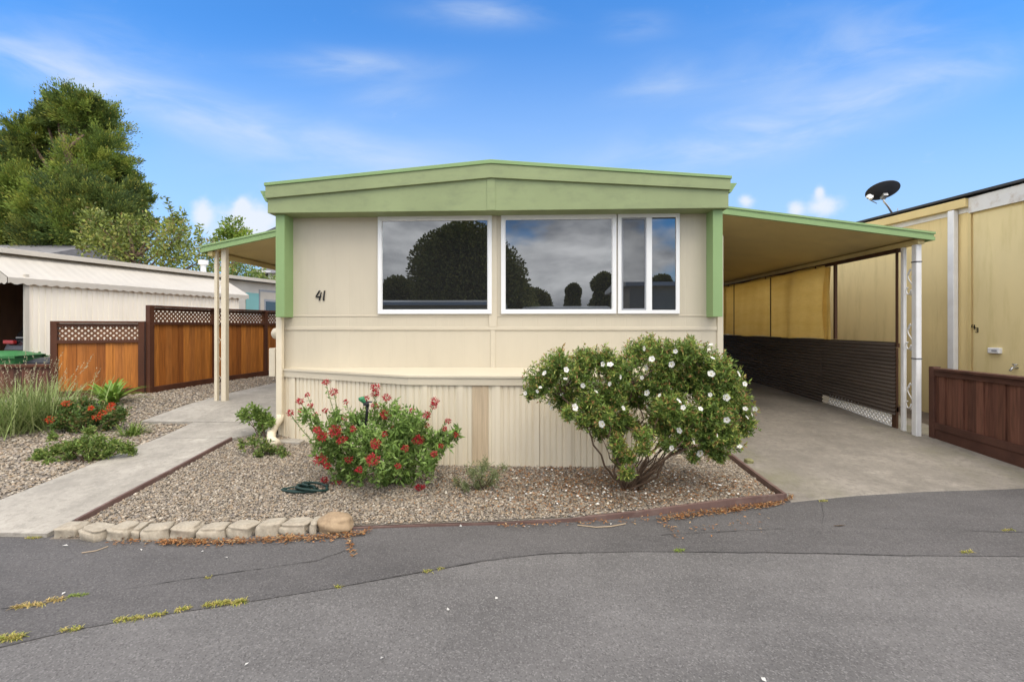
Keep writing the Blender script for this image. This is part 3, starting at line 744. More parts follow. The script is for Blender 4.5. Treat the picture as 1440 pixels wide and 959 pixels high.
# corner downspout with elbow
x0 = atY(395, 500, YW-.06).x
mb = MB(); g0 = Gp(395, 606).z
mb.box(x0-.042, x0+.042, YW-.115, YW-.045, .42, pb+.01)
ds = mb.build('downspout', M['creampost'], house, bev=.008)
P = [(x0, YW-.08, .46), (x0, YW-.085, .40), (x0-.05, YW-.13, .31), (x0-.045, YW-.22, .225), (x0+.04, YW-.36, .175), (x0+.17, YW-.47, .155)]
mb = MB(); mb.tube(P, [.048, .052, .056, .056, .054, .058], 14); mb.build('elbow', M['creampost'], ds, smooth=True, bev=.0)
# electric meter on the left wall
mx = atX(386, 470, HX0-.1)
mb = MB(); mb.box(HX0-.09, HX0, mx.y-.16, mx.y+.16, atX(386, 528, HX0-.1).z, atX(386, 489, HX0-.1).z); mt = mb.build('meter_box', M['trim'], house, bev=.008)
zc_ = atX(386, 469, HX0-.1).z
mb = MB(); mb.tube([(HX0-.01, mx.y, zc_), (HX0-.05, mx.y, zc_), (HX0-.10, mx.y, zc_), (HX0-.125, mx.y, zc_)], [.085, .085, .075, .045], 16); mb.build('meter_dial', M['trim'], mt, smooth=True)

# ------------------------------------------------------------------ awnings
def pan_roof(x_in, z_in, x_out, z_out, y0, y1, th, ribs, root, mat_under):
    mb = MB(); s = 1 if x_out > x_in else -1
    mb.prism([(x_in, y0, z_in-th), (x_out, y0, z_out-th), (x_out, y0, z_out-.02), (x_in, y0, z_in-.02)], (0, y1-y0, 0))
    k = ribs; n = int((y1-y0)/k)
    return mb.build('roof_panel', mat_under, root)
carport = thing('carport', 'carport awning with green edge and white scrolled posts on the right of the cream house', 'carport', (4.3, 7.3, 0))
YC = 7.15
pin = atY(1020, 289.6, YC); pout = atY(1316, 326.3, YC)
sl = (pout.z-pin.z)/(pout.x-pin.x); xi = HX1+.03; zi = pin.z+sl*(xi-pin.x)
mb = MB(); mb.prism([(xi, YC+.05, zi-.09), (pout.x-.05, YC+.05, pout.z-.09), (pout.x-.05, YC+.05, pout.z-.03), (xi, YC+.05, zi-.03)], (0, 11.5, 0)); mb.build('roof_panel', M['soffit'], carport)
# stepped green edge moulding, front and outer side
mb = MB()
for (o, a, b) in ((0, -.030, 0), (.014, -.075, -.030), (0.004, -.125, -.075)):
    mb.prism([(xi, YC+o, zi+a), (pout.x-o, YC+o, pout.z+a), (pout.x-o, YC+o, pout.z+b), (xi, YC+o, zi+b)], (0, .048-o, 0))
    mb.box(pout.x-.05, pout.x-o, YC+.05, YC+11.5, pout.z+a, pout.z+b)
mb.build('edge_moulding', M['green2'], carport)
XP = 5.95
mb = MB(); mb.box(XP-.05, XP+.05, YC+.08, YC+11.3, pout.z-.165, pout.z-.092); mb.build('beam', M['soffit'], carport)
mb = MB(); mb.box(XP-.04, XP+.03, 7.64, YC+11.2, pout.z-.225, pout.z-.167); mb.build('rail', M['brownwood'], carport)
ztop = pout.z-.166
pA_, pB_ = Gp(1272, 607), Gp(1287, 612.5)
yA, yB = 7.56, 7.30
def fluted(mb, cx, cy, w_, z0, z1):
    n = w_*.5; P = []
    for sx, sy in ((-1, -1), (1, -1), (1, 1), (-1, 1)): P.append((cx+sx*n, cy+sy*n))
    mb.box(cx-n, cx+n, cy-n, cy+n, z0, z1)
    for k in (-.3, .3): mb.box(cx+k*w_-.008, cx+k*w_+.008, cy-n-.006, cy-n, z0+.004, z1-.004)
def scrolls(mb, x, y0, y1, zc, hh):
    m = (y0+y1)/2; a = (y1-y0)/2
    for sgn in (1, -1):
        pts = []
        for i in range(15):
            t = i/14; th = t*4.6; r = a*.55*(1-.62*t)
            pts.append(Vector((x, m-sgn*(a*.42)+sgn*r*math.cos(th)*1.0+sgn*.01, zc+sgn*(hh*.28)+sgn*r*math.sin(th)*1.5)))
        mb.tube(pts, .011, 6)
    mb.tube([(x, m-a*.1+a*.5*math.sin(t*6.28)*(-1), zc-hh*.5+hh*t) for t in [i/12 for i in range(13)]], .009, 6)
mb = MB(); fluted(mb, XP, yA, .05, float(G(XP, yA))-.02, ztop); mb.build('post', M['white'], carport, bev=.003)
mb = MB(); fluted(mb, XP-.01, yB, .082, float(G(XP, yB))-.02, ztop); pb_ = mb.build('post', M['white'], carport, bev=.003)
for zz in (atX(1287, 369, XP).z, atX(1287, 504, XP).z):
    mb = MB(); mb.box(XP-.057, XP+.037, yB-.048, yB+.048, zz-.008, zz+.008); mb.build('strap', M['darkroof'], pb_)
for py in (397, 474, 557):
    mb = MB(); scrolls(mb, XP, yB+.03, yA-.015, atX(1279, py, XP).z, .42); mb.build('scroll', M['white'], carport, smooth=True)
for yy_ in (10.6, 14.2, 18):
    mb = MB(); fluted(mb, XP+.03, yy_, .07, float(G(XP, yy_))-.02, ztop-.06); mb.build('post', M['white'], carport)
mb = MB(); mb.box(XP-.045, XP-.015, 7.64, 7.665, atX(1267, 484, XP).z+.01, pout.z-.226); mb.build('post_and_seam_shade', M['brownwood'], carport)

for yy_ in (11.47, 13.5):  # dark strips added over the cloth seams for the shaded bands there
    mb = MB(); mb.box(XP-.085, XP-.075, yy_-.018, yy_+.018, 1.44, pout.z-.228); mb.build('post_and_seam_shade', M['brownwood'], carport)
# corrugated screen along the carport
cs = thing('corrugated_screen', 'dark brown corrugated metal screen along the right side of the carport', 'screen wall', (XP, 10.5, 0))
zt_ = 1.435
def corr_h(y0, y1, zb0, zb1, name, label=None):
    rows = []; per = .063; n = int((zt_-min(zb0, zb1))/per*8)
    for i in range(n+1):
        f = i/n; off = .012*math.sin(f*n/8*2*math.pi)
        rows.append([(XP-.055+off+(.004 if y0 < 9 else -.004 if y0 < 11 else 0), y, zt_-f*(zt_-(zb0 if k == 0 else zb1))) for k, y in enumerate((y0, y1))])
    mb = MB(); mb.sheet(rows); return mb.build(name, M['corr'], cs, smooth=True)
corr_h(7.66, 9.6, .25, .31, 'corrugated_sheet'); corr_h(9.50, 12.0, .15, .2, 'corrugated_sheet'); corr_h(11.9, 15, .2, .23, 'corrugated_sheet')
for bb in ((XP-.03, XP+.02, 7.66, 15, zt_-.09, zt_-.02), (XP-.03, XP+.02, 7.66, 9.6, .3, .38), (XP-.035, XP+.0, 7.66, 7.75, .02, zt_-.095)):
    mb = MB(); mb.box(*bb); mb.build('backing_rail', M['brownwood'], cs)
# lattice strip under it
lt = thing('lattice_strip', 'low white plastic lattice strip under the dark corrugated screen', 'lattice', (XP, 8.4, 0))
mb = MB(); y = 7.78
def clipbar(mb, X, ya, yb, zfn, hgt, slope, step, w_, th):
    y = ya-hgt
    while y < yb:
        for sg in (1, -1):
            p = [y, 0.] if sg > 0 else [y+hgt, 0.]; q = [p[0]+sg*hgt, hgt]
            a, b = (p, q) if p[0] < q[0] else (q, p)
            t0 = max(0, (ya-a[0])/(b[0]-a[0])); t1 = min(1, (yb-a[0])/(b[0]-a[0]))
            if t1-t0 > .05:
                P0 = (a[0]+(b[0]-a[0])*t0, a[1]+(b[1]-a[1])*t0); P1 = (a[0]+(b[0]-a[0])*t1, a[1]+(b[1]-a[1])*t1)
                mb.bar((X+sg*th*.52, P0[0], zfn(P0[0])+P0[1]), (X+sg*th*.52, P1[0], zfn(P1[0])+P1[1]), th, w_, (1, 0, 0))
        y += step
clipbar(mb, XP-.03, 7.76, 9.35, lambda y: float(G(XP, y))+.02, .19, 0, .085, .022, .008)
mb.build('lattice', M['white'], lt)
mb = MB(); mb.bar((XP-.03, 7.76, float(G(XP, 7.76))+.02), (XP-.03, 9.35, float(G(XP, 9.35))+.02), .02, .02); mb.build('bottom_rail', M['white'], lt)
# woven shade cloths hung under the rail
def hang(y0, y1, name, label):
    zb, zt2 = 1.44, pout.z-.2; rows = []
    for i in range(15):
        f = i/14; r = []
        for k in range(25):
            g = k/24; y = y0+(y1-y0)*g
            bow = .02*math.sin(g*9)+.03*math.sin(f*3.1)*math.sin(g*5+1)+.012*math.sin(g*31+f*3)
            r.append((XP-.062+bow*.7, y, zb+.02*math.sin(g*7)+(zt2-zb)*f))
        rows.append(r)
    mb = MB(); mb.sheet(rows); return tag(mb.build(name, M['cloth'], None, (XP, (y0+y1)/2, zb), smooth=True), label, 'shade cloth', 'shade cloths hung along the carport')
hang(9.42, 11.46, 'shade_cloth', 'tan woven shade cloth nearest the white scrolled posts, folded edge')
hang(11.45, 13.5, 'shade_cloth', 'tan woven shade cloth in the middle of the row under the carport')
hang(13.49, 16.4, 'shade_cloth', 'tan woven shade cloth deepest in the carport, against the house corner')
mb = MB(); rows = []
for i in range(13):
    f = i/12; r = []
    for k in range(13):
        g = k/12; wv = .07+.05*math.sin(f*3.14)
        r.append((XP-.06-.04*math.sin(g*9+f), 9.24+g*wv*2.1, 1.43+(pout.z-.245-1.43)*f))
    rows.append(r)
mb.sheet(rows); tag(mb.build('gathered_cloth', M['cloth'], None, (XP, 9.3, 1.4), smooth=True), 'bunched end of tan cloth tied beside the open gap in the carport side', 'shade cloth')
mb = MB(); mb.box(XP-.015, XP+.035, 9.19, 9.235, 1.44, pout.z-.226); tag(mb.build('wood_upright', M['brownwood'], None, (XP, 9.2, 1.44)), 'thin dark brown upright at the near end of the tan cloths', 'upright')

# left porch awning
porch = thing('porch_awning', 'small green edged awning on twin cream posts at the left side of the cream house', 'awning', (-4.8, 8, 0))
YP = 7.8
qo = atY(281, 345.5, YP); qi = atY(388, 322.5, YP); sl2 = (qi.z-qo.z)/(qi.x-qo.x); xi2 = HX0-.04; zi2 = qi.z+sl2*(xi2-qi.x)
mb = MB(); mb.prism([(qo.x+.05, YP+.05, qo.z-.09), (xi2, YP+.05, zi2-.09), (xi2, YP+.05, zi2-.03), (qo.x+.05, YP+.05, qo.z-.03)], (0, 6, 0)); mb.build('roof_panel', M['soffit'], porch)
mb = MB()
for (o, a, b) in ((0, -.030, 0), (.014, -.075, -.030), (0.004, -.125, -.075)):
    mb.prism([(qo.x+o, YP+o, qo.z+a), (xi2, YP+o, zi2+a), (xi2, YP+o, zi2+b), (qo.x+o, YP+o, qo.z+b)], (0, .048-o, 0))
    mb.box(qo.x+o, qo.x+.05, YP+.05, YP+6, qo.z+a, qo.z+b)
mb.build('edge_moulding', M['green2'], porch)
yq = 7.97; xa_ = atY(304.8, 500, yq+.0).x; xb_ = atY(316.3, 500, yq).x
gz_ = float(G(-5.6, 8))+.03
mb = MB(); mb.box(qo.x+.1, qo.x+.18, YP+.06, YP+5.9, qo.z-.17, qo.z-.092); mb.build('beam', M['soffit'], porch)
def ztp(x): return qo.z-.09+sl2*(x-qo.x)-.002
mb = MB(); mb.box(xa_-.026, xa_+.026, yq-.03, yq+.03, gz_-.02, ztp(xa_)); mb.build('post', M['creampost'], porch, bev=.003)
mb = MB(); mb.box(xb_-.042, xb_+.042, yq-.042, yq+.05, gz_-.02, ztp(xb_)); mb.build('post', M['creampost'], porch, bev=.003)
for i in range(7):
    z0 = gz_+.3+i*.34; mb = MB()
    mb.tube([(xa_+.03, yq, z0), (xa_+.05, yq, z0+.05), ((xa_+xb_)/2-.005, yq, z0+.1), (xb_-.046, yq, z0+.12)], .0035, 6)
    mb.tube([(xa_+.03, yq, z0+.14), ((xa_+xb_)/2, yq, z0+.1), (xb_-.046, yq, z0+.05)], .0035, 6)
    mb.build('scroll', M['creampost'], porch, smooth=True)
# ------------------------------------------------------------------ wooden fences on the left
def fence(name, label, cat, segs, zt_fn, post_ext, lattice=.3, endpost=True):
    """segs: list of ground points; one bay between each two"""
    root = thing(name, label, cat, (segs[0][0], segs[0][1], float(G(*segs[0]))))
    for i, p in enumerate(segs):
        if i == 0 and not endpost: continue
        zt0 = zt_fn(p); g = float(G(*p)); d = Vector(segs[min(i+1, len(segs)-1)])-Vector(segs[max(i-1, 0)]); d.normalize()
        mb = MB(); mb.bar((p[0], p[1], g-.1), (p[0], p[1], zt0+post_ext), .10, .10, (d.x, d.y, 0)); mb.build('post', M['railwood'], root, bev=.004)
    for a, b in zip(segs, segs[1:]):
        A, B = Vector(a), Vector(b); d = (B-A).normalized(); nn = Vector((d.y, -d.x)); L = (B-A).length
        if nn.y > 0: nn = -nn
        A2 = A+d*.05; B2 = B-d*.05; za, zb = zt_fn(a), zt_fn(b); ga, gb = float(G(*a))+.09, float(G(*b))+.09
        up = lambda v, z: Vector((v.x, v.y, z))
        mb = MB()
        n = int(round((L-.1)/.14)); 
        for k in range(n):
            p = A2.lerp(B2, k/n+.004/n*0); q = A2.lerp(B2, (k+1)/n)-d*.003
            f0, f1 = k/n, (k+1)/n; zt0 = za+(zb-za)*f0-lattice-.1; gb0 = ga+(gb-ga)*f0
            zt1 = za+(zb-za)*f1-lattice-.1; gb1 = ga+(gb-ga)*f1; o = .003*((k*7) % 3)
            e = nn*(-.02); 
            mb.prism([up(p+nn*o, gb0), up(q+nn*o, gb1), up(q+nn*o, zt1), up(p+nn*o, zt0)], (e.x, e.y, 0))
        pn = mb.build('board_panel', M['redwood'], root)
        uv_planar(pn, lambda c: ((Vector((c.x, c.y))-A2).dot(d)+.0005, c.z))
        up3 = (0, 0, 1)
        mb = MB(); mb.bar(up(A2+nn*.02, za-.02), up(B2+nn*.02, zb-.02), .13, .04, up3); mb.build('cap_rail', M['railwood'], root, bev=.003)
        mb = MB(); mb.bar(up(A2+nn*.01, za-.075), up(B2+nn*.01, zb-.075), .06, .06, up3); mb.build('rail', M['railwood'], root, bev=.003)
        mb = MB(); mb.bar(up(A2+nn*.014, za-lattice-.09), up(B2+nn*.014, zb-lattice-.09), .07, .06, up3); mb.build('rail', M['railwood'], root, bev=.003)
        mb = MB(); mb.bar(up(A2+nn*.014, ga-.03), up(B2+nn*.014, gb-.03), .07, .13, up3); mb.build('base_rail', M['railwood'], root, bev=.003)
        # lattice: two crossing layers of thin slats
        mb = MB(); h = lattice-.045; z0a, z0b = za-lattice-.058, zb-lattice-.058; LL = L-.1; s = -h
        while s < LL:
            for sg in (0, 1):
                u0, v0, u1, v1 = (s, 0, s+h, h) if sg == 0 else (s, h, s+h, 0)
                t0 = max(0, -u0/h); t1 = min(1, (LL-u0)/h)
                if t1-t0 > .03:
                    pts = []
                    for t in (t0, t1):
                        u = u0+h*t; v = v0+(v1-v0)*t; q = A2+d*u+nn*(.012 if sg else .004); pts.append(up(q, z0a+(z0b-z0a)*u/LL+v))
                    mb.bar(pts[0], pts[1], .034, .007, (nn.x, nn.y, 0)) if False else mb.bar(pts[0], pts[1], .007, .034, tuple((Vector((0, 0, 1))).cross(Vector((nn.x, nn.y, 0))).cross(Vector((nn.x, nn.y, 0)))*1.0+Vector((0, 0, .3))))
            s += .095
        mb.build('lattice', M['lattice'], root)
    return root
P1, P2, P3 = xy(211, 553), xy(301, 538.5), xy(372.5, 528)
dv = (Vector(P3)-Vector(P1)).normalized(); P4 = tuple(Vector(P3)+dv*2.1); P5 = tuple(Vector(P4)+dv*2.1)
ZT1 = atD(211, 430, (Gp(211, 553)-CAMP).dot(Vector((-sa, ca, 0)))).z
fence('tall_fence', 'taller orange brown wooden fence with lattice top, running back beside the cream house', 'fence', [P1, P2, P3, P4, P5], lambda p: ZT1+.01, .0, .27)
P0 = xy(77, 560)
dep0 = (Vector((*P0, 0))-CAMP).dot(Vector((-sa, ca, 0))); zt0 = atD(77, 450, dep0).z
depe = (Vector((*P1, 0))-CAMP).dot(Vector((-sa, ca, 0)))
P1b = tuple(Vector(P1)+(Vector(P0)-Vector(P1)).normalized()*.13)
fence('low_fence', 'lower orange brown fence panel with lattice top, in front of the white house wall', 'fence', [P0, P1b], lambda p: zt0-.02, .0, .30)

# low plank rail running left from the low panel
pl = thing('plank_fence', 'low dark brown plank fence behind the tall pale grasses at the left edge', 'fence', (P0[0]-1, P0[1], float(G(*P0))))
Q0 = Vector(P0)+Vector((-.08, .02)); Q1 = Vector((P0[0]-3.2, P0[1]-.5)); zq = atD(40, 513, dep0-.2).z
mb = MB(); mb.bar((Q0.x, Q0.y, zq-.03), (Q1.x, Q1.y, zq-.03), .12, .05); mb.build('rail', M['railwood'], pl, bev=.004)
mb = MB(); n = 20
for k in range(n):
    a = Q0.lerp(Q1, k/n); b = Q0.lerp(Q1, (k+.96)/n); mb.prism([(a.x, a.y, .2), (b.x, b.y, .2), (b.x, b.y, zq-.058), (a.x, a.y, zq-.058)], (0, .02, 0))
o = mb.build('board_panel', M['oldwood'], pl); uv_planar(o, lambda c: (c.x+.01, c.z))

# dark red fence on the right
rf = thing('dark_fence', 'weathered dark red board fence on the right edge beside the concrete driveway', 'fence', (6.02, 6, 0))
XF = 6.10; y0, y1 = 7.15, 3.4; zt2 = 1.06
gz = lambda y: float(G(XF, y))
n = 26; mb = MB(); ys_ = np.linspace(y0, y1, n+1)
for k in range(n):
    o = .022*(k % 2); a, b = (ys_[k], ys_[k+1]) if k % 2 == 0 else (ys_[k]+.03, ys_[k+1]-.03)
    mb.prism([(XF+o, a, gz(a)+.17), (XF+o, b, gz(b)+.17), (XF+o, b, zt2-.05), (XF+o, a, zt2-.05)], (.02, 0, 0))
o = mb.build('board_panel', M['oldwood'], rf); uv_planar(o, lambda c: (c.y+.002, c.z))
mb = MB(); mb.bar((XF+.01, y0, zt2-.015), (XF+.01, y1, zt2-.015), .15, .035); mb.bar((XF-.012, y0, zt2-.075), (XF-.012, y1, zt2-.075), .025, .08); mb.build('rail', M['oldrail'], rf, bev=.003)
mb = MB(); mb.bar((XF-.012, y0, gz(y0)+.20), (XF-.012, y1, gz(y1)+.20), .025, .10); mb.build('rail', M['oldrail'], rf, bev=.003)
mb = MB(); mb.bar((XF+.01, y0, gz(y0)+.06), (XF+.01, y1, gz(y1)+.06), .045, .17); mb.build('kickboard', M['oldrail'], rf, bev=.003)
mb = MB(); mb.box(XF-.03, XF+.07, y0, y0+.09, -.1, zt2+.02); mb.build('post', M['oldrail'], rf, bev=.003)
mb = MB(); mb.box(XF+.055, XF+.14, 5.3, 5.39, -.2, zt2-.05); mb.build('post', M['oldrail'], rf)

# ------------------------------------------------------------------ yellow neighbour house (43)
th = R(7); yc0 = Vector((7.6, 8.23)); du = Vector((-math.sin(th), math.cos(th)))     # wall runs back
yh = thing('yellow_house', 'weathered yellow mobile home numbered 43 at the right with white downspout', 'house', (9, 9, 0))
def wy(px, py, off=0):
    """ray meets the yellow wall plane (pushed out by off)"""
    d = ray(px, py); nn = Vector((du.y, -du.x)); c0 = yc0-nn*off
    t = (c0.dot(nn))/(d.x*nn.x+d.y*nn.y); return CAMP+d*t
nn = Vector((du.y, -du.x))            # points away from our side
def wpt(s, z, off=0): v = yc0+du*s-nn*off; return Vector((v.x, v.y, z))
zA = wy(1366, 279).z; zB = wy(1235, 311).z
sB = (Vector(wy(1235, 311)[:2])-yc0).dot(du); sA = (Vector(wy(1366, 279)[:2])-yc0).dot(du)
sl3 = (zB-zA)/(sB-sA)
ze = lambda s: zA+sl3*(s-sA)
S0, S1 = -2.4, 14
def wall_quad(mb, s0, s1, z0, z1a, z1b, o0, o1):
    a, b = wpt(s0, 0, o1), wpt(s1, 0, o1); n3 = Vector((nn.x, nn.y, 0))*(o1-o0)
    mb.prism([(a.x, a.y, z0), (b.x, b.y, z0), (b.x, b.y, z1b), (a.x, a.y, z1a)], n3)
mb = MB(); wall_quad(mb, S0, S1, -.2, ze(S0)-.05, ze(S1)-.05, -5, 0); mb.build('wall', M['yellow'], yh)
mb = MB(); wall_quad(mb, S0, sA-.05, .3, ze(S0)-.3, ze(sA)-.3, .002, .02); mb.build('smooth_panel', M['yellowsmooth'], yh)
mb = MB(); wall_quad(mb, sA, S1, ze(sA)-.13, ze(sA), ze(S1), -.05, .1)
mb2 = MB()
a, b = wpt(sA, 0, .12), wpt(S1, 0, .12); c3 = Vector((nn.x, nn.y, 0))*.4
mb2.prism([(a.x, a.y, ze(sA)-.15), (b.x, b.y, ze(S1)-.15), (b.x, b.y, ze(S1)), (a.x, a.y, ze(sA))], c3); mb2.build('gutter_fascia', M['yellowtrim'], yh, bev=.006)
mb = MB(); wall_quad(mb, sA, S1, ze(sA)-.23, ze(sA)-.152, ze(S1)-.152, .002, .015); mb.build('white_frieze', M['white'], yh)
za_, zb_ = wy(1367, 280).z, wy(1440, 256).z
mb = MB(); wall_quad(mb, S0, sA-.002, ze(sA)-.26, ze(S0)+.05, ze(sA)+.0, .021, .06); mb.build('peeling_fascia', M['peeling'], yh)
a, b, c_, d_ = wpt(S0, ze(S0)+.05, .1), wpt(S1, ze(S1)+.002, .14), wpt(S1, ze(S1)+.42, -2.5), wpt(S0, ze(S0)+.47, -2.5)
mb = MB(); mb.add([a, b, c_, d_]+[p+Vector((0, 0, .04)) for p in (a, b, c_, d_)], [(0, 1, 2, 3), (7, 6, 5, 4), (0, 4, 5, 1), (1, 5, 6, 2), (2, 6, 7, 3), (3, 7, 4, 0)])
e_, f_ = wpt(S1, ze(S1)+.02, -5.1), wpt(S0, ze(S0)+.07, -5.1)
mb.add([d_, c_, e_, f_]+[p+Vector((0, 0, .04)) for p in (d_, c_, e_, f_)], [(0, 1, 2, 3), (7, 6, 5, 4), (0, 4, 5, 1), (1, 5, 6, 2), (2, 6, 7, 3), (3, 7, 4, 0)])
mb.build('roof', M['darkroof'], yh)
sd_ = (Vector(wy(1345, 400)[:2])-yc0).dot(du); p = wpt(sd_, 0, .07)
mb = MB(); mb.bar((p.x, p.y, .1), (p.x, p.y, ze(sd_)-.16), .095, .11, (du.x, du.y, 0)); mb.build('downspout', M['white'], yh, bev=.01)
sb_ = (Vector(wy(1366, 400)[:2])-yc0).dot(du)
mb = MB(); wall_quad(mb, sb_-.02, sb_+.03, .1, ze(sb_)-.24, ze(sb_)-.24, .021, .035); mb.build('corner_trim', M['yellowtrim'], yh)
# number, drawn down a slope
def digit(px, py, polys, h):
    p = wy(px, py, .022); e = -du
    mb = MB()
    for poly in polys:
        mb.prism([p+Vector((e.x, e.y, 0))*(u-.5)*h+Vector((0, 0, (v-.5)*h)) for u, v in poly], Vector((nn.x, nn.y, 0))*-.008)
    mb.build('house_number', M['black'], yh)
digit(1369.6, 459.5, [[(.15, .95), (.3, .95), (.18, .5), (.05, .45)], [(.05, .35), (.05, .48), (.8, .5), (.8, .38)], [(.55, .9), (.7, .9), (.68, 0), (.53, 0)]], .085)
digit(1374, 464, [[(.2, .82), (.2, .95), (.75, .95), (.75, .82)], [(.62, .82), (.76, .82), (.76, .55), (.62, .55)], [(.3, .45), (.3, .56), (.76, .56), (.76, .45)], [(.62, .45), (.76, .45), (.76, .12), (.62, .12)], [(.2, .02), (.2, .13), (.76, .13), (.76, .02)]], .085)
p = wy(1399, 493, .05)
mb = MB(); mb.bar(p+Vector((du.x, du.y, 0))*.085, p-Vector((du.x, du.y, 0))*.085, .07, .095); bx_ = mb.build('outlet_box', M['white'], yh, bev=.012)
mb = MB(); q = p-Vector((nn.x, nn.y, 0))*.037; mb.bar(q+Vector((du.x, du.y, 0))*.02, q-Vector((du.x, du.y, 0))*.055, .004, .03); mb.build('socket_slot', M['greytrim'], bx_)
p = wy(1431, 517, .02); n3 = -Vector((nn.x, nn.y, 0)); e3 = Vector((du.x, du.y, 0))
mb = MB(); mb.tube([p, p+n3*.09, p+n3*.13+Vector((0, 0, -.05))], .016, 8); mb.tube([p+n3*.05, p+n3*.05+Vector((0, 0, .05))], .008, 6)
mb.tube([p+n3*.05+Vector((0, 0, .05))-e3*.035, p+n3*.05+Vector((0, 0, .05))+e3*.035], .01, 6); mb.build('spigot', M['chrome'], yh, smooth=True)

# satellite dish on its roof
D_ = 9.7
pd = atD(1243, 273, D_); pbse = atD(1257, 303, D_+.1)
sdh = thing('satellite_dish', 'dark grey satellite dish standing on the yellow house roof', 'satellite dish', pbse)
vw = (pd-CAMP).normalized(); up_ = (Vector((0, 0, 1))-vw*vw.z).normalized(); rt_ = vw.cross(up_); ax = (vw*.60+(up_*.95-rt_*.30).normalized()*.80).normalized()
u = Vector((0, 0, 1)).cross(ax).normalized(); v = ax.cross(u)
mb = MB(); rows = []; Rr = .31
for i in range(9):
    r = Rr*i/8; rows.append([pd+(u*math.cos(a)*r+v*math.sin(a)*r*.92)+ax*(.34*r*r/Rr) for a in [k*2*math.pi/32 for k in range(33)]])
mb.sheet(rows); rows2 = [[q-ax*.012 for q in r] for r in rows]; mb.sheet(rows2); mb.sheet([rows[-1], rows2[-1]])
mb.build('dish', M['dish'], sdh, smooth=True)
mb = MB(); bk = pd-ax*.05; mb.bar(bk-v*.09, bk+v*.05, .09, .07, tuple(ax)); mb.build('bracket', M['chrome'], sdh, bev=.008)
mb = MB(); mb.tube([bk-v*.05-ax*.03, bk-ax*.08-v*.08, atD(1249, 291, D_), pbse+Vector((0, 0, -.02))], .019, 10); mb.build('mast', M['chrome'], sdh, smooth=True)
mb = MB(); mb.bar(pbse+Vector((-.1, 0, -.03)), pbse+Vector((.1, 0, -.03)), .12, .02); mb.tube([atD(1262, 303, D_), atD(1262.5, 293, D_)], .008, 6); mb.build('foot', M['chrome'], sdh)
fp = atD(1223, 277, D_-.3)
mb = MB(); mb.tube([pd-v*Rr*.9, fp-Vector((0, 0, .06)), fp], .011, 8); mb.build('feed_arm', M['chrome'], sdh, smooth=True)
mb = MB(); mb.tube([fp-ax*.07, fp+ax*.04], [.03, .04], 10); mb.bar(fp-u*.06, fp+u*.06, .05, .05); mb.build('feed_horn', M['white'], sdh, bev=.006)

# ------------------------------------------------------------------ white neighbour house, left
wh = thing('white_house', 'long white mobile home with scalloped metal awning behind the left fence', 'house', (-11, 12, 0))
ZSC = 2.75
def atZc(px, py): return atZ(px, py, ZSC)
E0 = atZc(48, 392.6); E1 = atZc(350, 415.5); dw = Vector((E1.x-E0.x, E1.y-E0.y)).normalized(); nw = Vector((dw.y, -dw.x))   # towards us
if nw.x < 0: nw = -nw
Lw = (Vector(E1[:2])-Vector(E0[:2])).length
def wp(s, off, z): q = Vector(E0[:2])+dw*s+nw*off; return Vector((q.x, q.y, z))
def s_of(px, off):
    d = ray(px, 459); o = Vector(E0[:2])+nw*off; n2 = nw; t = o.dot(n2)/(d.x*n2.x+d.y*n2.y); return (Vector((d.x, d.y))*t-o).dot(dw)
sC = s_of(31, -.25)
# ribbed porch wall
mb = MB(); a, b = wp(sC, -.1, 0), wp(Lw-.3, -.1, 0)
prof = corr_line(tuple(a[:2]), tuple(b[:2]), .115, .014)
mb.sheet([[(p.x, p.y, .1) for p in prof], [(p.x, p.y, ZSC+.02) for p in prof]])
mb.build('ribbed_wall', M['whitesiding'], wh)
p0 = wp(sC, -.1, 0); mb = MB(); mb.bar((p0.x, p0.y, .1), (p0.x, p0.y, ZSC+.1), .07, .07, (dw.x, dw.y, 0)); mb.build('corner_trim', M['whiteawn'], wh)
# sloping ribbed awning with a scalloped valance
def awning(s0, s1, zlow, zhigh, depth, name, off0=0):
    mb = MB(); n = int((s1-s0)/.05); low = []; high = []; v0 = []; v1 = []
    for i in range(n+1):
        s = s0+(s1-s0)*i/n; rib = .004 if i % 4 < 2 else 0
        low.append(wp(s, off0, zlow+rib)); high.append(wp(s, off0-depth, zhigh+rib))
        v1.append(wp(s, off0+.004, zlow-.10-.05*abs(math.sin(s*math.pi/.2)))); v0.append(wp(s, off0+.004, zlow+rib))
    mb.sheet([v1, v0, high]); return mb.build(name, M['whiteawn'], wh)
zR0 = atD(0, 354.6, 10.3).z
awning(sC-.35, Lw, ZSC, 3.42, 1.3, 'awning')
mb = MB(); lowr = []; topr = []; nv = 90
for i in range(nv+1):
    o_ = .0-3.9*i/nv; lowr.append(wp(sC-.36, o_, ZSC-.10-.05*abs(math.sin(o_*math.pi/.2)))); topr.append(wp(sC-.36, o_, ZSC+min(.67, -o_*.515)))
mb.sheet([lowr, topr]); mb.build('front_valance', M['whiteawn'], wh)
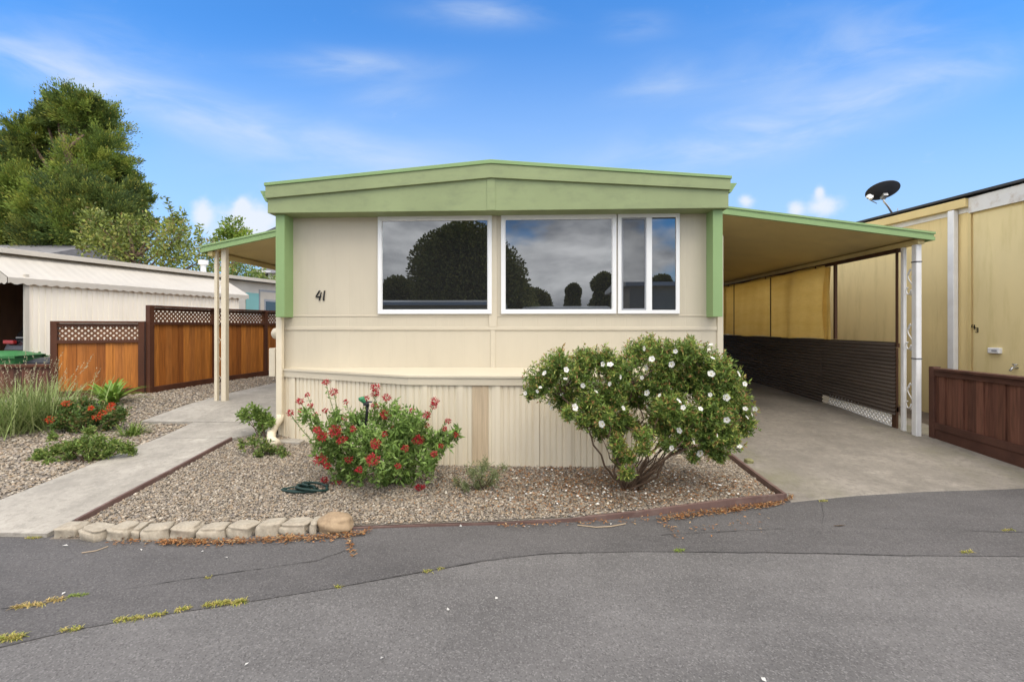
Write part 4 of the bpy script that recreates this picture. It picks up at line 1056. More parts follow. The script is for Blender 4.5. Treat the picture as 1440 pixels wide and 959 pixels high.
# main body behind
mb = MB(); a, b = wp(Lw-.6, -1.32, 0), wp(Lw+9, -1.32, 0); e = nw*-5
mb.prism([(a.x, a.y, -.1), (b.x, b.y, -.1), (b.x, b.y, 3.36), (a.x, a.y, 3.36)], (e.x, e.y, 0)); mb.build('wall', M['roofwhite'], wh)
mb = MB(); a, b = wp(sC-.34, -1.02, 0), wp(Lw+9.2, -1.02, 0); e = nw*-2.9
mb.prism([(a.x, a.y, 3.42), (b.x, b.y, 3.42), (b.x, b.y, 3.5), (a.x, a.y, 3.5)], (e.x, e.y, .22)); mb.build('roof', M['roofwhite'], wh)
mb = MB(); a, b = wp(sC-.34, -1.0, 0), wp(Lw+9.2, -1.0, 0); mb.bar((a.x, a.y, 3.44), (b.x, b.y, 3.44), .035, .12); mb.build('fascia', M['whiteawn'], wh, bev=.006)
# shaded open bay at the left end: back wall and post
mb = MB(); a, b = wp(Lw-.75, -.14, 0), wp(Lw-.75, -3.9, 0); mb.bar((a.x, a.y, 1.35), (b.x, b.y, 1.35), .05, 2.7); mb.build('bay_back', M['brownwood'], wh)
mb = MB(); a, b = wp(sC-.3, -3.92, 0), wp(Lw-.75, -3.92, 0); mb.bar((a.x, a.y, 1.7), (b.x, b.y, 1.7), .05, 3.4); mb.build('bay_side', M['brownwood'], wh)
p0 = wp(sC-.2, -.62, 0); mb = MB(); mb.bar((p0.x, p0.y, .1), (p0.x, p0.y, ZSC+.05), .06, .06); mb.build('bay_post', M['white'], wh)
# teal panel and grey framed window beyond the awning
s0, s1 = s_of(346, -1.30), s_of(364, -1.30)
def body_box(s0, s1, z0, z1, mat, name, o=.02, par=None):
    mb = MB(); a, b = wp(s0, -1.318, 0), wp(s1, -1.318, 0); e = nw*o
    mb.prism([(a.x, a.y, z0), (b.x, b.y, z0), (b.x, b.y, z1), (a.x, a.y, z1)], (e.x, e.y, 0)); return mb.build(name, mat, par or wh)
dz_ = lambda px, py: (lambda s: H+(HOR-py)/FPX*((Vector(wp(s, -1.3, 0))-CAMP).dot(Vector((-sa, ca, 0)))))(s_of(px, -1.3))
body_box(s0, s1, dz_(355, 440), dz_(355, 412), M['teal'], 'teal_panel')
body_box(s_of(364.5, -1.3), s_of(392, -1.3), dz_(375, 445), dz_(375, 408), M['greytrim'], 'window', .025)
body_box(s_of(366, -1.3), s_of(392, -1.3), dz_(375, 445), dz_(375, 411), M['whiteawn'], 'window_panel', .03)
wd = body_box(s_of(371, -1.3), s_of(392, -1.3), dz_(375, 438), dz_(375, 421), M['greytrim'], 'window', .04)
body_box(s_of(373, -1.3), s_of(392, -1.3), dz_(375, 437), dz_(375, 424), M['glass'], 'pane', .045, wd)
pv = wp(s_of(286, -1.8), -1.8, 0)
mb = MB(); mb.tube([(pv.x, pv.y, 3.45), (pv.x, pv.y, 3.86)], .085, 12); vp_ = mb.build('vent_pipe', M['white'], wh, smooth=False)
mb = MB(); mb.tube([(pv.x, pv.y, 3.85), (pv.x, pv.y, 4.0)], .15, 12); mb.build('vent_cap', M['white'], vp_)

# parked car in the shaded bay
ctr = wp(sC+1.75, -1.03, 0); gz0 = float(G(ctr.x, ctr.y))
car = thing('parked_car', 'dark parked car with red tail light in the shaded bay of the white house', 'car', (ctr.x, ctr.y, gz0))
# the car's rear faces the road
def cp(l, wd_, z): q = Vector(ctr[:2])-dw*l+nw*wd_; return Vector((q.x, q.y, gz0+z))
prof = [(1.3, .35), (1.35, .75), (1.25, 1.0), (-1.2, .98), (-2.6, .85), (-2.75, .4)]
mb = MB(); W2 = .82
mb.prism([cp(l, -W2, z) for l, z in prof], nw.to_3d()*2*W2); mb.build('body', M['carpaint'], car, bev=.06, seg=3)
cab = [(1.22, .995), (1.0, 1.42), (.3, 1.5), (-.6, 1.45), (-1.35, .985)]
mb = MB(); mb.prism([cp(l, -.7, z) for l, z in cab], nw.to_3d()*1.4); mb.build('cabin', M['carglass'], car, bev=.06, seg=3)
for sgn in (-1, 1):
    mb = MB(); a = cp(1.34, sgn*.56, .93); mb.bar(a-nw.to_3d()*.2, a+nw.to_3d()*.2, .08, .09); mb.build('tail_light', M['taillight'], car, bev=.015)
    for l in (.75, -1.85):
        mb = MB(); a = cp(l, sgn*.74, .32); mb.tube([a-nw.to_3d()*.1, a+nw.to_3d()*.1], .32, 22); wl = mb.build('wheel', M['tyre'], car, bev=.02)
        mb = MB(); mb.tube([a-nw.to_3d()*.105, a+nw.to_3d()*.105], .19, 16); mb.build('rim', M['chrome'], wl)
mb = MB(); a = cp(1.37, 0, .55); mb.bar(a-nw.to_3d()*.8, a+nw.to_3d()*.8, .09, .2); mb.build('bumper', M['greytrim'], car, bev=.03)

# wheelie bins
def bin_(px, py, dep, wd_, dp, hh, mat, label, rot):
    c0 = atD(px, py, dep); g = float(G(c0.x, c0.y)); r = thing('wheeled_bin', label, 'trash bin', (c0.x, c0.y, g), None)
    zt = c0.z; e = Vector((math.cos(rot), math.sin(rot), 0)); f = Vector((-math.sin(rot), math.cos(rot), 0)); C0 = Vector((c0.x, c0.y, 0))
    def Z(x, y, z): return C0+e*x+f*y+Vector((0, 0, z))
    mb = MB(); a, b = .78, 1
    vsb = [Z(sx*wd_/2*a, sy*dp/2*a, g+.06) for sx, sy in ((-1, -1), (1, -1), (1, 1), (-1, 1))]+[Z(sx*wd_/2, sy*dp/2, zt-.06) for sx, sy in ((-1, -1), (1, -1), (1, 1), (-1, 1))]
    mb.add(vsb, [(3, 2, 1, 0), (4, 5, 6, 7), (0, 1, 5, 4), (1, 2, 6, 5), (2, 3, 7, 6), (3, 0, 4, 7)]); mb.build('body', mat, r, bev=.03, seg=3)
    mb = MB(); rows = []
    for i in range(9):
        y = -dp/2-.04+(dp+.08)*i/8; rows.append([Z((wd_/2+.035)*x, y, zt-.055+.10*(1-abs(x)**3)*(1-abs(2*i/8-1)**3)) for x in np.linspace(-1, 1, 9)])
    mb.sheet(rows); mb.sheet([[q-Vector((0, 0, .02)) for q in rr] for rr in rows]); 
    for rr in (rows[0], rows[-1]): mb.sheet([[q-Vector((0, 0, .05)) for q in rr], rr])
    ld_ = mb.build('lid', mat, r, smooth=True)
    mb = MB(); mb.tube([Z(-wd_/2*.8, dp/2+.06, zt-.02), Z(wd_/2*.8, dp/2+.06, zt-.02)], .018, 8); mb.build('handle', mat, r)
    for s in (-1, 1):
        mb = MB(); mb.tube([Z(s*wd_/2*.7-.03, dp/2*.8, g+.1), Z(s*wd_/2*.7+.03, dp/2*.8, g+.1)], .1, 16); mb.build('wheel', M['tyre'], r)
bin_(8, 496, 9.9, .85, .75, 1.1, M['bin'], 'green wheeled bin nearest the left edge of the photo', .25)
bin_(42, 497, 10.5, .75, .7, 1.1, M['bin'], 'green wheeled bin between another green bin and a charcoal bin', .2)
bin_(68, 505, 10.2, .5, .55, 1.1, M['bindark'], 'charcoal wheeled bin against the end post of the low fence', .2)

# distant houses behind the trees
def far_house(pxa, pxb, pyeave, pyridge, dep, label, wallmat, roofmat, win_px=None):
    a = atD(pxa, pyeave, dep); b = atD(pxb, pyeave, dep); r_ = atD((pxa+pxb)/2, pyridge, dep+3)
    root = thing('distant_house', label, 'house', ((a.x+b.x)/2, a.y+3, 0))
    e = Vector((b.x-a.x, b.y-a.y, 0)).normalized(); f = Vector((-e.y, e.x, 0)); a0 = Vector((a.x, a.y, 0)); L = (b-a).length
    z = a.z
    mb = MB(); mb.prism([a0, a0+e*L, a0+e*L+Vector((0, 0, z)), a0+Vector((0, 0, z))], f*6); mb.build('wall', wallmat, root)
    mb = MB(); A = a0-e*.4-f*.4+Vector((0, 0, z)); mb.add([A, A+e*(L+.8), A+e*(L+.8)+f*6.8, A+f*6.8, A+f*3.4+Vector((0, 0, r_.z-z)), A+e*(L+.8)+f*3.4+Vector((0, 0, r_.z-z))], [(0, 1, 5, 4), (3, 4, 5, 2), (0, 4, 3), (1, 2, 5), (0, 3, 2, 1)])
    mb.build('roof', roofmat, root)
    if win_px:
        p = atD(win_px[0], win_px[1], dep-.03); mb = MB(); mb.bar(p-e*.5, p+e*.5, .05, .8); w_ = mb.build('window', M['white'], root)
        p = p-f*.03; mb = MB(); mb.bar(p-e*.38, p+e*.38, .05, .62); mb.build('pane', M['glass'], w_)
far_house(-90, 52, 361, 345, 24, 'distant house with grey roof behind the big evergreen tree', M['roofwhite'], M['greyroof'])
far_house(364, 460, 385, 372, 26, 'distant white house with grey roof under the porch awning edge', M['roofwhite'], M['greyroof'], (368, 391))
far_house(368, 520, 335, 318, 34, 'distant house whose dark roof shows just above the porch awning', M['roofwhite'], M['darkroof'])
# ------------------------------------------------------------------ trees
def tree(name, label, base, blobs, dep, n_sub, n_leaf, L, W, pal, tips, mat, limb_r, group=None, up=.25, spread=.5, thick=.8, depth_k=1.0, jit=.35, shoots=(), flat=1.0, tipk=.16, hues=None):
    """blobs (px,py,r px) give lump positions; lumps of many leaf-sized faces round real limbs"""
    root = thing(name, label, 'tree', base, group)
    cs = []
    r_ = random.Random(len(blobs)*31+int(dep))
    for i, b in enumerate(blobs):
        off = (r_.uniform(-1, 1)*thick if len(b) < 4 else b[3])
        cs.append((np.array(atD(b[0], b[1], dep+off*depth_k)), b[2]/FPX*dep))
    lst = []
    for c, r in cs:
        m = max(6, int(n_sub*(r/1.2)**2)) if n_sub > 0 else 8
        d = rdirs(m); d[:, 2] = d[:, 2]*.9+.12; d = unit(d)
        sc = c+d*r*rng.uniform(.5, .98 if flat == 1 else .84, (m, 1))
        k = n_leaf
        hue = pick(pal, m, .22)*(np.array(hues(c)) if hues else 1)
        P = np.repeat(sc, k, 0); DD = np.repeat(d, k, 0); C = np.repeat(hue, k, 0)*(1+rng.uniform(-.25, .25, (m*k, 1)))
        q = rng.normal(size=(m*k, 3))*r*jit*.42
        if flat < 1:
            pd_ = unit(DD*np.array([1, 1, .6])+np.array([0, 0, .35])); al = (q*pd_).sum(1, keepdims=True); q = (q-al*pd_)*flat+pd_*al*1.35
        P = P+q
        out = unit(q+1e-6)
        D = unit(DD*.45+out*.5+rdirs(m*k)*spread+np.array([0, 0, up]))
        tp = rng.uniform(0, 1, m*k) < tipk*(1+(q*np.array([0, 0, 1.])).sum(1)/(r*.3))
        C[tp] = pick(tips, int(tp.sum()), .2)
        lst.append(leaf_arrays(P, D, L*rng.uniform(.6, 1.3, m*k), W*rng.uniform(.7, 1.3, m*k), C))
    for (x0, y0, x1, y1) in shoots:
        a, b = np.array(atD(x0, y0, dep)), np.array(atD(x1, y1, dep)); t = rng.uniform(.15, 1, 46)[:, None]
        P = a+(b-a)*t+rng.normal(size=(46, 3))*.05; lst.append(leaf_arrays(P, unit(rdirs(46)+np.array([0, 0, .2])), L*1.3*rng.uniform(.7, 1.3, 46), W*1.2, pick(pal, 46, .2)))
    V, F, C = cat_arrays(lst)
    mesh_np('crown', V, F, mat, root, np.clip(C, 0, 1))
    # trunk and limbs
    mb = MB(); bx = Vector(base); top = Vector(max(cs, key=lambda q: q[0][2])[0])
    mid = [bx.lerp(top, t)+Vector((math.sin(t*7)*.2, 0, 0)) for t in (0, .15, .3, .45, .6, .75, .9)]
    mb.tube(mid, [limb_r*(1-.85*t) for t in (0, .15, .3, .45, .6, .75, .9)], 10)
    for i, (c, r) in enumerate(cs):
        c = Vector(c); t = min(.85, max(.08, (c.z-bx.z)/(top.z-bx.z)-.25)); s = bx.lerp(top, t)
        mb.tube(wig(s, c, 5, .12*r, i), [limb_r*.4*(1-.8*k/5) for k in range(6)], 6)
    for i, (x0, y0, x1, y1) in enumerate(shoots): mb.tube(wig(atD(x0, y0, dep), atD(x1, y1, dep), 5, .05, i), [.02, .017, .014, .011, .008, .005], 5)
    mb.build('trunk', M['trunk'], root, smooth=True)
    return root
big = [(112, 158, 34), (82, 163, 28), (140, 178, 36), (152, 215, 34), (112, 190, 34, 2.0), (62, 198, 28), (150, 248, 34), (118, 235, 36, -1.2), (36, 188, 26), (16, 214, 26), (42, 226, 36), (4, 255, 34),
       (36, 270, 38, -1.0), (-14, 236, 24), (10, 310, 40), (64, 245, 28, 1.5), (72, 290, 38, -2.0), (104, 276, 36, -2.6), (112, 318, 42, -2.6), (148, 300, 38, -2.2), (72, 335, 40, -2.0), (183, 262, 22), (196, 288, 24), (172, 306, 30), (206, 284, 13),
       (188, 318, 24), (30, 345, 40), (150, 345, 40, -1), (110, 360, 40), (162, 240, 22), (-30, 290, 40), (-40, 340, 44), (210, 310, 12), (176, 276, 26, -1), (64, 168, 16), (128, 148, 16), (90, 138, 12), (8, 196, 12)]
pb0 = atD(105, 420, 30)
tree('evergreen_tree', 'tall dark green cypress tree rising at the left behind the white house', (pb0.x, pb0.y, .6), big, 30, 38, 190, .17, .055,
     [(.115, .165, .042), (.09, .13, .038), (.155, .20, .046), (.19, .215, .05), (.07, .105, .036), (.125, .17, .042)], [(.34, .36, .07), (.28, .32, .065), (.32, .27, .06)], M['needle'], .55, up=.45, jit=.34, flat=.52, tipk=.06, spread=.3, hues=lambda c: (1.0, 1.0, 1.0) if rng.uniform() < .55 else (1.32, 1.34, 1.05))
ev = bpy.data.objects['evergreen_tree']; mb = MB(); mb.tube([atD(104, 250, 29), atD(99, 226, 28.2), atD(93, 208, 28), atD(88, 192, 28.6)], [.24, .22, .2, .12], 9); mb.tube([atD(95, 212, 28), atD(108, 198, 28.2), atD(118, 190, 28.8)], [.12, .09, .05], 7); mb.build('limb', M['trunk'], ev, smooth=True)
lt_ = [(140, 318, 22), (170, 335, 26), (205, 340, 27), (240, 342, 24), (268, 352, 22), (295, 362, 18), (128, 335, 18), (222, 320, 15), (185, 360, 24), (258, 328, 12), (150, 352, 24), (225, 365, 22), (270, 372, 18), (310, 372, 16), (180, 316, 12), (245, 318, 9)]
pb0 = atD(215, 420, 19)
tree('leafy_tree', 'light green leafy tree with loose shoots in front of the tall evergreen', (pb0.x, pb0.y, .5), lt_, 19, 70, 26, .16, .075,
     [(.17, .21, .045), (.13, .17, .04), (.22, .26, .06), (.10, .14, .035)], [(.30, .30, .09), (.22, .27, .08), (.20, .15, .06)], M['leaf'], .16, up=.1, spread=.9, jit=.6, thick=.9,
     shoots=((250, 325, 232, 276), (255, 318, 247, 300), (262, 345, 257, 296), (215, 325, 205, 300), (285, 350, 280, 318)))
rt = [(330, 324, 15), (316, 335, 14), (345, 337, 14), (332, 342, 18), (305, 345, 11), (355, 348, 10)]
pb0 = atD(332, 410, 27)
tree('round_tree', 'small round bright green tree above the porch awning edge', (pb0.x, pb0.y, .5), rt, 27, 60, 40, .17, .085,
     [(.13, .21, .03), (.10, .17, .028), (.16, .24, .035)], [(.24, .28, .05)], M['leaf'], .16, up=.15, jit=.45)
st = [(345, 372, 14), (362, 382, 12), (335, 385, 12), (352, 392, 12), (318, 385, 12), (378, 392, 8), (300, 388, 10)]
pb0 = atD(345, 420, 22.5)
tree('garden_tree', 'mid green leafy tree seen under the porch awning beside the twin posts', (pb0.x, pb0.y, .5), st, 22.5, 90, 22, .14, .065,
     [(.12, .19, .04), (.09, .15, .035), (.15, .22, .05)], [(.24, .27, .08)], M['leaf'], .12, up=.1, spread=.9, jit=.55)
# trees and homes across the road: the front windows mirror them
def mtree(x, y, h, r, label, pal, n=9):
    root = thing('mirrored_tree', label, 'tree', (x, y, -.1), 'trees across the road mirrored in the windows'); lst = []
    rr = random.Random(int(x*10)); cs = [((x+.1*r, y, h-r*.62), r*.6), ((x-.3*r, y, h-r*.95), r*.62), ((x+.4*r, y, h-r*1.05), r*.58)]+[((x+rr.uniform(-.65, .65)*r, y+rr.uniform(-.5, .5)*r, h*rr.uniform(.2, .7)), r*rr.uniform(.4, .6)) for _ in range(n)]
    if h > 2.2*r: cs += [((x+rr.uniform(-.45, .45)*r, y, h*f), r*rr.uniform(.75, 1.0)*(1.45-.6*f)) for f in (.12, .28, .42, .56, .7, .8)]
    for c, q in cs:
        m = int(min(16000, max(2500, 1500*q*q))); d = rdirs(m); P = np.array(c)+d*q*rng.uniform(.6, 1.03, (m, 1)); P[:, 2] = np.maximum(P[:, 2], .3)
        lst.append(leaf_arrays(P, unit(d+rdirs(m)*.8), .28*rng.uniform(.6, 1.3, m), .18, pick(pal, m, .25)))
        P = np.array(c)+rdirs(500)*q*rng.uniform(.1, .55, (500, 1)); P[:, 2] = np.maximum(P[:, 2], .3); lst.append(leaf_arrays(P, rdirs(500), q*.32, q*.3, pick(pal, 500, .25)))
    V, F, C = cat_arrays(lst); mesh_np('crown', V, F, M['needle'], root, C)
    mb = MB(); mb.tube([(x, y, -.2), (x+.1, y, h*.3), (x, y, h*.7)], [r*.1, r*.08, r*.03], 8); mb.build('trunk', M['trunk'], root, smooth=True)
DK = [(.27, .28, .09), (.20, .22, .07), (.32, .30, .10)]
def mpos(px, dep):   # place seen in the mirror plane of the windows
    d = ray(px, 459); t = dep; X = d.x*t; Y = 2*YW-d.y*t; return X, Y
for px, pyt, dep, rp, lb in [(662, 336, 40, 66, 'big round tree mirrored in the left picture window'), (848, 384, 44, 17, 'square topped tree mirrored at the right of the middle window'),
                             (806, 400, 46, 10, 'small dark tree mirrored low in the middle window'), (570, 394, 50, 26, 'low wide tree mirrored at the left of the left window'), (602, 402, 52, 18, 'small tree mirrored beside the big round one'),
                             (745, 416, 52, 26, 'low bushy tree mirrored in the middle window foot'), (930, 386, 50, 20, 'tree mirrored above a roof in the narrow sliding window')]:
    X, Y = mpos(px, dep); mtree(X, Y, H+(HOR-pyt)/FPX*dep, rp/FPX*dep, lb, DK)
def mhouse(px0, px1, pyt, dep, label, mat):
    X0, Y0 = mpos(px0, dep); X1, Y1 = mpos(px1, dep); z = H+(HOR-pyt)/FPX*dep; ym = (Y0+Y1)/2
    root = thing('mirrored_house', label, 'house', ((X0+X1)/2, ym-3, -.12))
    mb = MB(); mb.box(X0, X1, ym-6, ym, -.15, z-.25); mb.build('wall', mat, root)
    mb = MB(); mb.prism([(X0-.3, ym+.4, z-.249), (X0-.3, ym-6.4, z-.249), (X0-.3, ym-6.4, z-.05), (X0-.3, ym-3, z+.25), (X0-.3, ym+.4, z-.05)], (X1-X0+.6, 0, 0)); mb.build('roof', M['vinyl'], root)
    mb = MB(); xm = (X0+X1)/2; mb.box(xm-.9, xm+.9, ym+.001, ym+.04, 1.1, 2.1); w_ = mb.build('window', M['vinyl'], root); mb = MB(); mb.box(xm-.82, xm+.82, ym+.041, ym+.05, 1.18, 2.02); mb.build('pane', M['carglass'], w_)
mhouse(505, 700, 424, 30, 'low pale mobile home across the road mirrored in the left window', M['creampost'])
mhouse(740, 856, 433, 36, 'second low pale home across the road, farther off, mirrored in the middle window', M['creampost'])
mhouse(886, 1010, 396, 24, 'pale home across the road mirrored in the narrow sliding window', M['creampost'])

# ------------------------------------------------------------------ white flowering shrub
Pb = Gp(884, 688); 
bush = thing('flowering_shrub', 'large green rock rose shrub covered in white flowers in front of the cream house', 'shrub', Pb)
DB = 4.72
BL = [(763, 537, 27), (785, 512, 24), (792, 556, 25), (815, 530, 30), (822, 502, 20), (850, 508, 24), (873, 524, 30), (895, 498, 24), (912, 486, 18), (935, 502, 28), (965, 494, 22), (985, 510, 28), (1014, 515, 20), (1030, 540, 24), (1036, 572, 26), (1046, 598, 19),
      (1005, 548, 34), (968, 535, 34), (930, 540, 34), (895, 556, 30), (858, 560, 28), (828, 566, 22), (836, 594, 17), (1008, 590, 30), (1030, 618, 16), (995, 625, 20), (960, 588, 26), (925, 585, 22), (960, 624, 15), (880, 590, 18), (905, 612, 14), (868, 618, 11), (882, 664, 13), (872, 645, 12), (886, 640, 12), (845, 606, 15), (866, 600, 20), (900, 605, 20), (932, 600, 22), (962, 608, 20), (990, 604, 24), (1016, 612, 22), (848, 588, 18), (905, 628, 14), (938, 622, 14), (868, 626, 14), (975, 640, 11), (820, 590, 14), (1012, 640, 13), (1000, 575, 26), (945, 575, 26), (745, 552, 12), (800, 580, 12)]
rr = random.Random(5); cs = []
for i, (x, y, r) in enumerate(BL):
    mid = 1-abs(x-900)/200
    off = rr.choice((-1, 1, -.4, .4))*rr.uniform(.05, .5)*max(.25, mid)
    cs.append((np.array(atD(x, y, DB+off)), r/FPX*DB*1.0))
lst = []; PALB = [(.12, .19, .045), (.10, .16, .04), (.15, .23, .05), (.08, .13, .035), (.13, .21, .045)]; TIPB = [(.24, .32, .07), (.28, .29, .08), (.28, .16, .07), (.20, .29, .06)]
for c, r in cs:
    m = int(200*(r/.2)**2)+12
    d = rdirs(m); d[:, 2] += .15; d = unit(d); tip = c+d*r*rng.uniform(.45, 1.12, (m, 1))
    td = unit(d+np.array([0, 0, .55])+rdirs(m)*.35); k = 13
    s = rng.uniform(0, .11, (m, k)); P = tip[:, None]-td[:, None]*s[..., None]
    out = rdirs(m*k).reshape(m, k, 3); D = unit(td[:, None]*.55+out*.8)
    C = pick(PALB, m*k, .28).reshape(m, k, 3); tp = (s < .03) & (rng.uniform(0, 1, (m, 1)) < .75); C[tp] = pick(TIPB, int(tp.sum()), .2)
    lst.append(leaf_arrays(P.reshape(-1, 3), D.reshape(-1, 3), .042*rng.uniform(.7, 1.3, m*k), .0125, C.reshape(-1, 3)))
V, F, C = cat_arrays(lst); mesh_np('foliage', V, F, M['leaf'], bush, C)
mb = MB(); stems = [[(884, 690), (872, 655), (858, 620), (855, 585)], [(884, 690), (885, 655), (893, 630), (905, 590)], [(884, 690), (905, 655), (930, 615), (950, 575)], [(886, 692), (915, 665), (945, 640), (985, 625)], [(880, 690), (865, 668), (862, 640), (872, 600)],
                    [(882, 690), (850, 655), (825, 600), (790, 555)], [(888, 690), (925, 670), (930, 650), (960, 620)], [(884, 690), (868, 640), (880, 600), (890, 540)], [(886, 688), (912, 640), (965, 580), (1000, 540)], [(886, 690), (940, 640), (1000, 610), (1040, 590)]]
for i, s in enumerate(stems):
    o = [(-.12, .1, .2, -.2, .15, .0, -.25, .3, .1, -.1)[i]*t for t in (0, .4, .8, 1)]
    P = [Pb+Vector((random.uniform(-.05, .05), 0, -.03))]+[Vector(atD(x, y, DB+q)) for (x, y), q in list(zip(s, o))[1:]]
    Q = []
    for a, b in zip(P, P[1:]): Q += wig(a, b, 4, .025, i)[:-1]
    Q.append(P[-1]); mb.tube(Q, [.0135-.008*k/(len(Q)-1) for k in range(len(Q))], 7)
for i, (c, r) in enumerate(cs):
    c = Vector(c); s = stems[i % len(stems)][2]; best = min((Vector(atD(q[0], q[1], DB)) for st_ in stems for q in st_[2:]), key=lambda v: (v-c).length)
    mb.tube(wig(best, c, 4, .03, i), [.009, .008, .006, .005, .003], 5)
    for j in range(4):
        e = c+Vector(rdirs(1)[0])*r*.8; mb.tube([c, (c+e)/2+Vector((0, 0, -.01)), e], [.004, .003, .002], 4)
for i in range(16):
    a = Pb+Vector((random.uniform(-.07, .07), random.uniform(-.05, .05), -.02)); b = Vector(atD(random.uniform(835, 1000), random.uniform(585, 620), DB+random.uniform(-.3, .3))); mb.tube(wig(a, b, 7, .05, 90+i), [.010, .009, .008, .007, .006, .005, .004, .003], 5)
mb.build('branches', M['stem'], bush, smooth=True)
def flower_mesh(R_, npet, col, cen, name):
    V = []; F = []; Cc = []
    for i in range(npet):
        a = i*2*math.pi/npet; b = 2*math.pi/npet*.62
        pts = [(0, 0, 0), (R_*.6*math.cos(a-b), R_*.6*math.sin(a-b), .12*R_), (R_*.98*math.cos(a-b*.55), R_*.98*math.sin(a-b*.55), .30*R_), (R_*1.02*math.cos(a), R_*1.02*math.sin(a), .22*R_), (R_*.98*math.cos(a+b*.55), R_*.98*math.sin(a+b*.55), .33*R_), (R_*.6*math.cos(a+b), R_*.6*math.sin(a+b), .16*R_)]
        o = len(V); V += pts; F += [(o, o+1, o+2, o+3), (o, o+3, o+4, o+5)]; Cc += [mul(col, random.uniform(.93, 1.04))]*6
    o = len(V); 
    for k in range(8): V.append((R_*.2*math.cos(k*.785), R_*.2*math.sin(k*.785), .06*R_)); Cc.append(cen)
    V.append((0, 0, .22*R_)); Cc.append(cen)
    F += [(o+k, o+(k+1) % 8, o+8, o+8) for k in range(8)]
    me = bpy.data.meshes.new(name); me.from_pydata(V, [], [f if f[2] != f[3] else f[:3] for f in F])
    at = me.color_attributes.new('Col', 'FLOAT_COLOR', 'POINT'); at.data.foreach_set('color', np.c_[np.array(Cc), np.ones(len(Cc))].astype(np.float32).ravel())
    me.materials.append(M['petal']); return me
fm = flower_mesh(.036, 5, (.80, .79, .74), (.50, .42, .06), 'white_flower')
FP = [(858, 513), (908, 517), (917, 505), (944, 512), (1000, 526), (1038, 526), (909, 552), (954, 564), (808, 573), (956, 605), (888, 621), (847, 596), (1022, 590), (956, 634), (985, 638), (1022, 559), (1048, 575), (1057, 583), (999, 555), (773, 567), (776, 574), (756, 550), (795, 533), (796, 520),
      (766, 525), (847, 512), (838, 551), (910, 572), (961, 573), (903, 531), (1033, 500), (1000, 485), (997, 492), (817, 481), (888, 472), (905, 490), (950, 494), (1002, 504), (1012, 480), (760, 545), (790, 555), (876, 574), (945, 630), (975, 622), (1040, 628), (1062, 575), (872, 530), (1050, 587), (820, 542), (928, 556), (985, 575), (1008, 612), (739, 553), (1047, 540), (858, 540)]
fsc = [(rr.uniform(.85, 1.05) if i < 16 else rr.uniform(.45, .8)) for i in range(len(FP))]
def front_hit(px, py, spheres, dflt, strict=False):
    d = ray(px, py).normalized(); best = None
    for c, r in spheres:
        oc = CAMP-Vector(c); b = oc.dot(d); q = oc.dot(oc)-(r*1.08)**2; D2 = b*b-q
        if D2 > 0:
            t = -b-math.sqrt(D2)
            if best is None or t < best: best = t
    return CAMP+d*best if best else (None if strict else atD(px, py, dflt))
for (x, y), k in zip(FP, fsc):
    p = front_hit(x, y, cs, DB-.1, True)
    if p is None: continue
    o = bpy.data.objects.new('white_flower', fm); COL.objects.link(o); o.parent = bush
    o.location = p-Vector(Pb); nn_ = Vector((random.uniform(-.9, .9), -1+random.uniform(0, .6), random.uniform(-.2, 1.1))); o.rotation_euler = nn_.to_track_quat('Z', 'Y').to_euler(); o.scale = (k,)*3

# ------------------------------------------------------------------ red valerian
Pv = Gp(525, 672); DV = 4.95
val = thing('red_valerian', 'bushy red flowered valerian plant in front of the ribbed skirting', 'flowering plant', Pv)
VB = [(480, 610, 26), (505, 590, 24), (540, 585, 24), (565, 600, 28), (590, 615, 28), (615, 620, 22), (470, 640, 26), (500, 645, 28), (535, 640, 32), (570, 645, 30), (600, 645, 22), (520, 615, 30), (555, 620, 30), (450, 615, 16), (630, 612, 12), (485, 660, 20), (560, 575, 14), (580, 590, 16), (545, 665, 22), (575, 668, 16), (445, 590, 10), (430, 580, 8), (640, 605, 7), (470, 585, 14)]
cv = [(np.array(atD(x, y, DV+random.uniform(-.3, .25))), r/FPX*DV) for x, y, r in VB]
PALV = [(.15, .25, .06), (.12, .205, .05), (.19, .30, .08), (.095, .165, .045), (.21, .31, .10)]; lst = []
for c, r in cv:
    m = int(44*(r/.2)**2)+6; d = rdirs(m); d[:, 2] += .25; d = unit(d); tip = c+d*r*rng.uniform(.3, 1.08, (m, 1)); td = unit(d*.5+np.array([0, 0, .9])+rdirs(m)*.3); k = 9
    s = rng.uniform(0, .13, (m, k)); P = tip[:, None]-td[:, None]*s[..., None]; D = unit(td[:, None]*.4+rdirs(m*k).reshape(m, k, 3)*.9)
    lst.append(leaf_arrays(P.reshape(-1, 3), D.reshape(-1, 3), .070*rng.uniform(.6, 1.3, m*k), .023, pick(PALV, m*k, .25), curl=.12))
HEADS = [(458.5, 537, 5), (469, 551, 7), (528, 545, 8), (527, 553, 7), (544, 559, 7), (432, 555, 4), (422, 564, 6), (424, 577, 5), (408, 581, 6), (611, 564, 7), (610, 571, 6), (600, 583, 7), (630, 592, 5), (542, 583, 9), (527, 571, 6), (484, 588, 6), (471, 606, 10), (453, 613, 8), (481, 619, 8), (528, 624, 8), (588, 618, 9), (450, 646, 10), (524, 646, 10), (491, 646, 6), (473, 681, 8), (456, 675, 6), (611, 638, 5), (620, 627, 4), (641, 611, 4), (600, 598, 4), (446, 604, 6), (443, 583, 4), (457, 577, 4), (460, 655, 5), (503, 590, 5), (487, 565, 4), (559, 573, 4), (515, 560, 4), (580, 577, 4), (496, 603, 4), (555, 600, 4), (570, 630, 5), (540, 610, 4), (505, 660, 5), (560, 655, 4), (625, 603, 3), (437, 570, 4)]
mb = MB(); sl_ = []
stemP = []
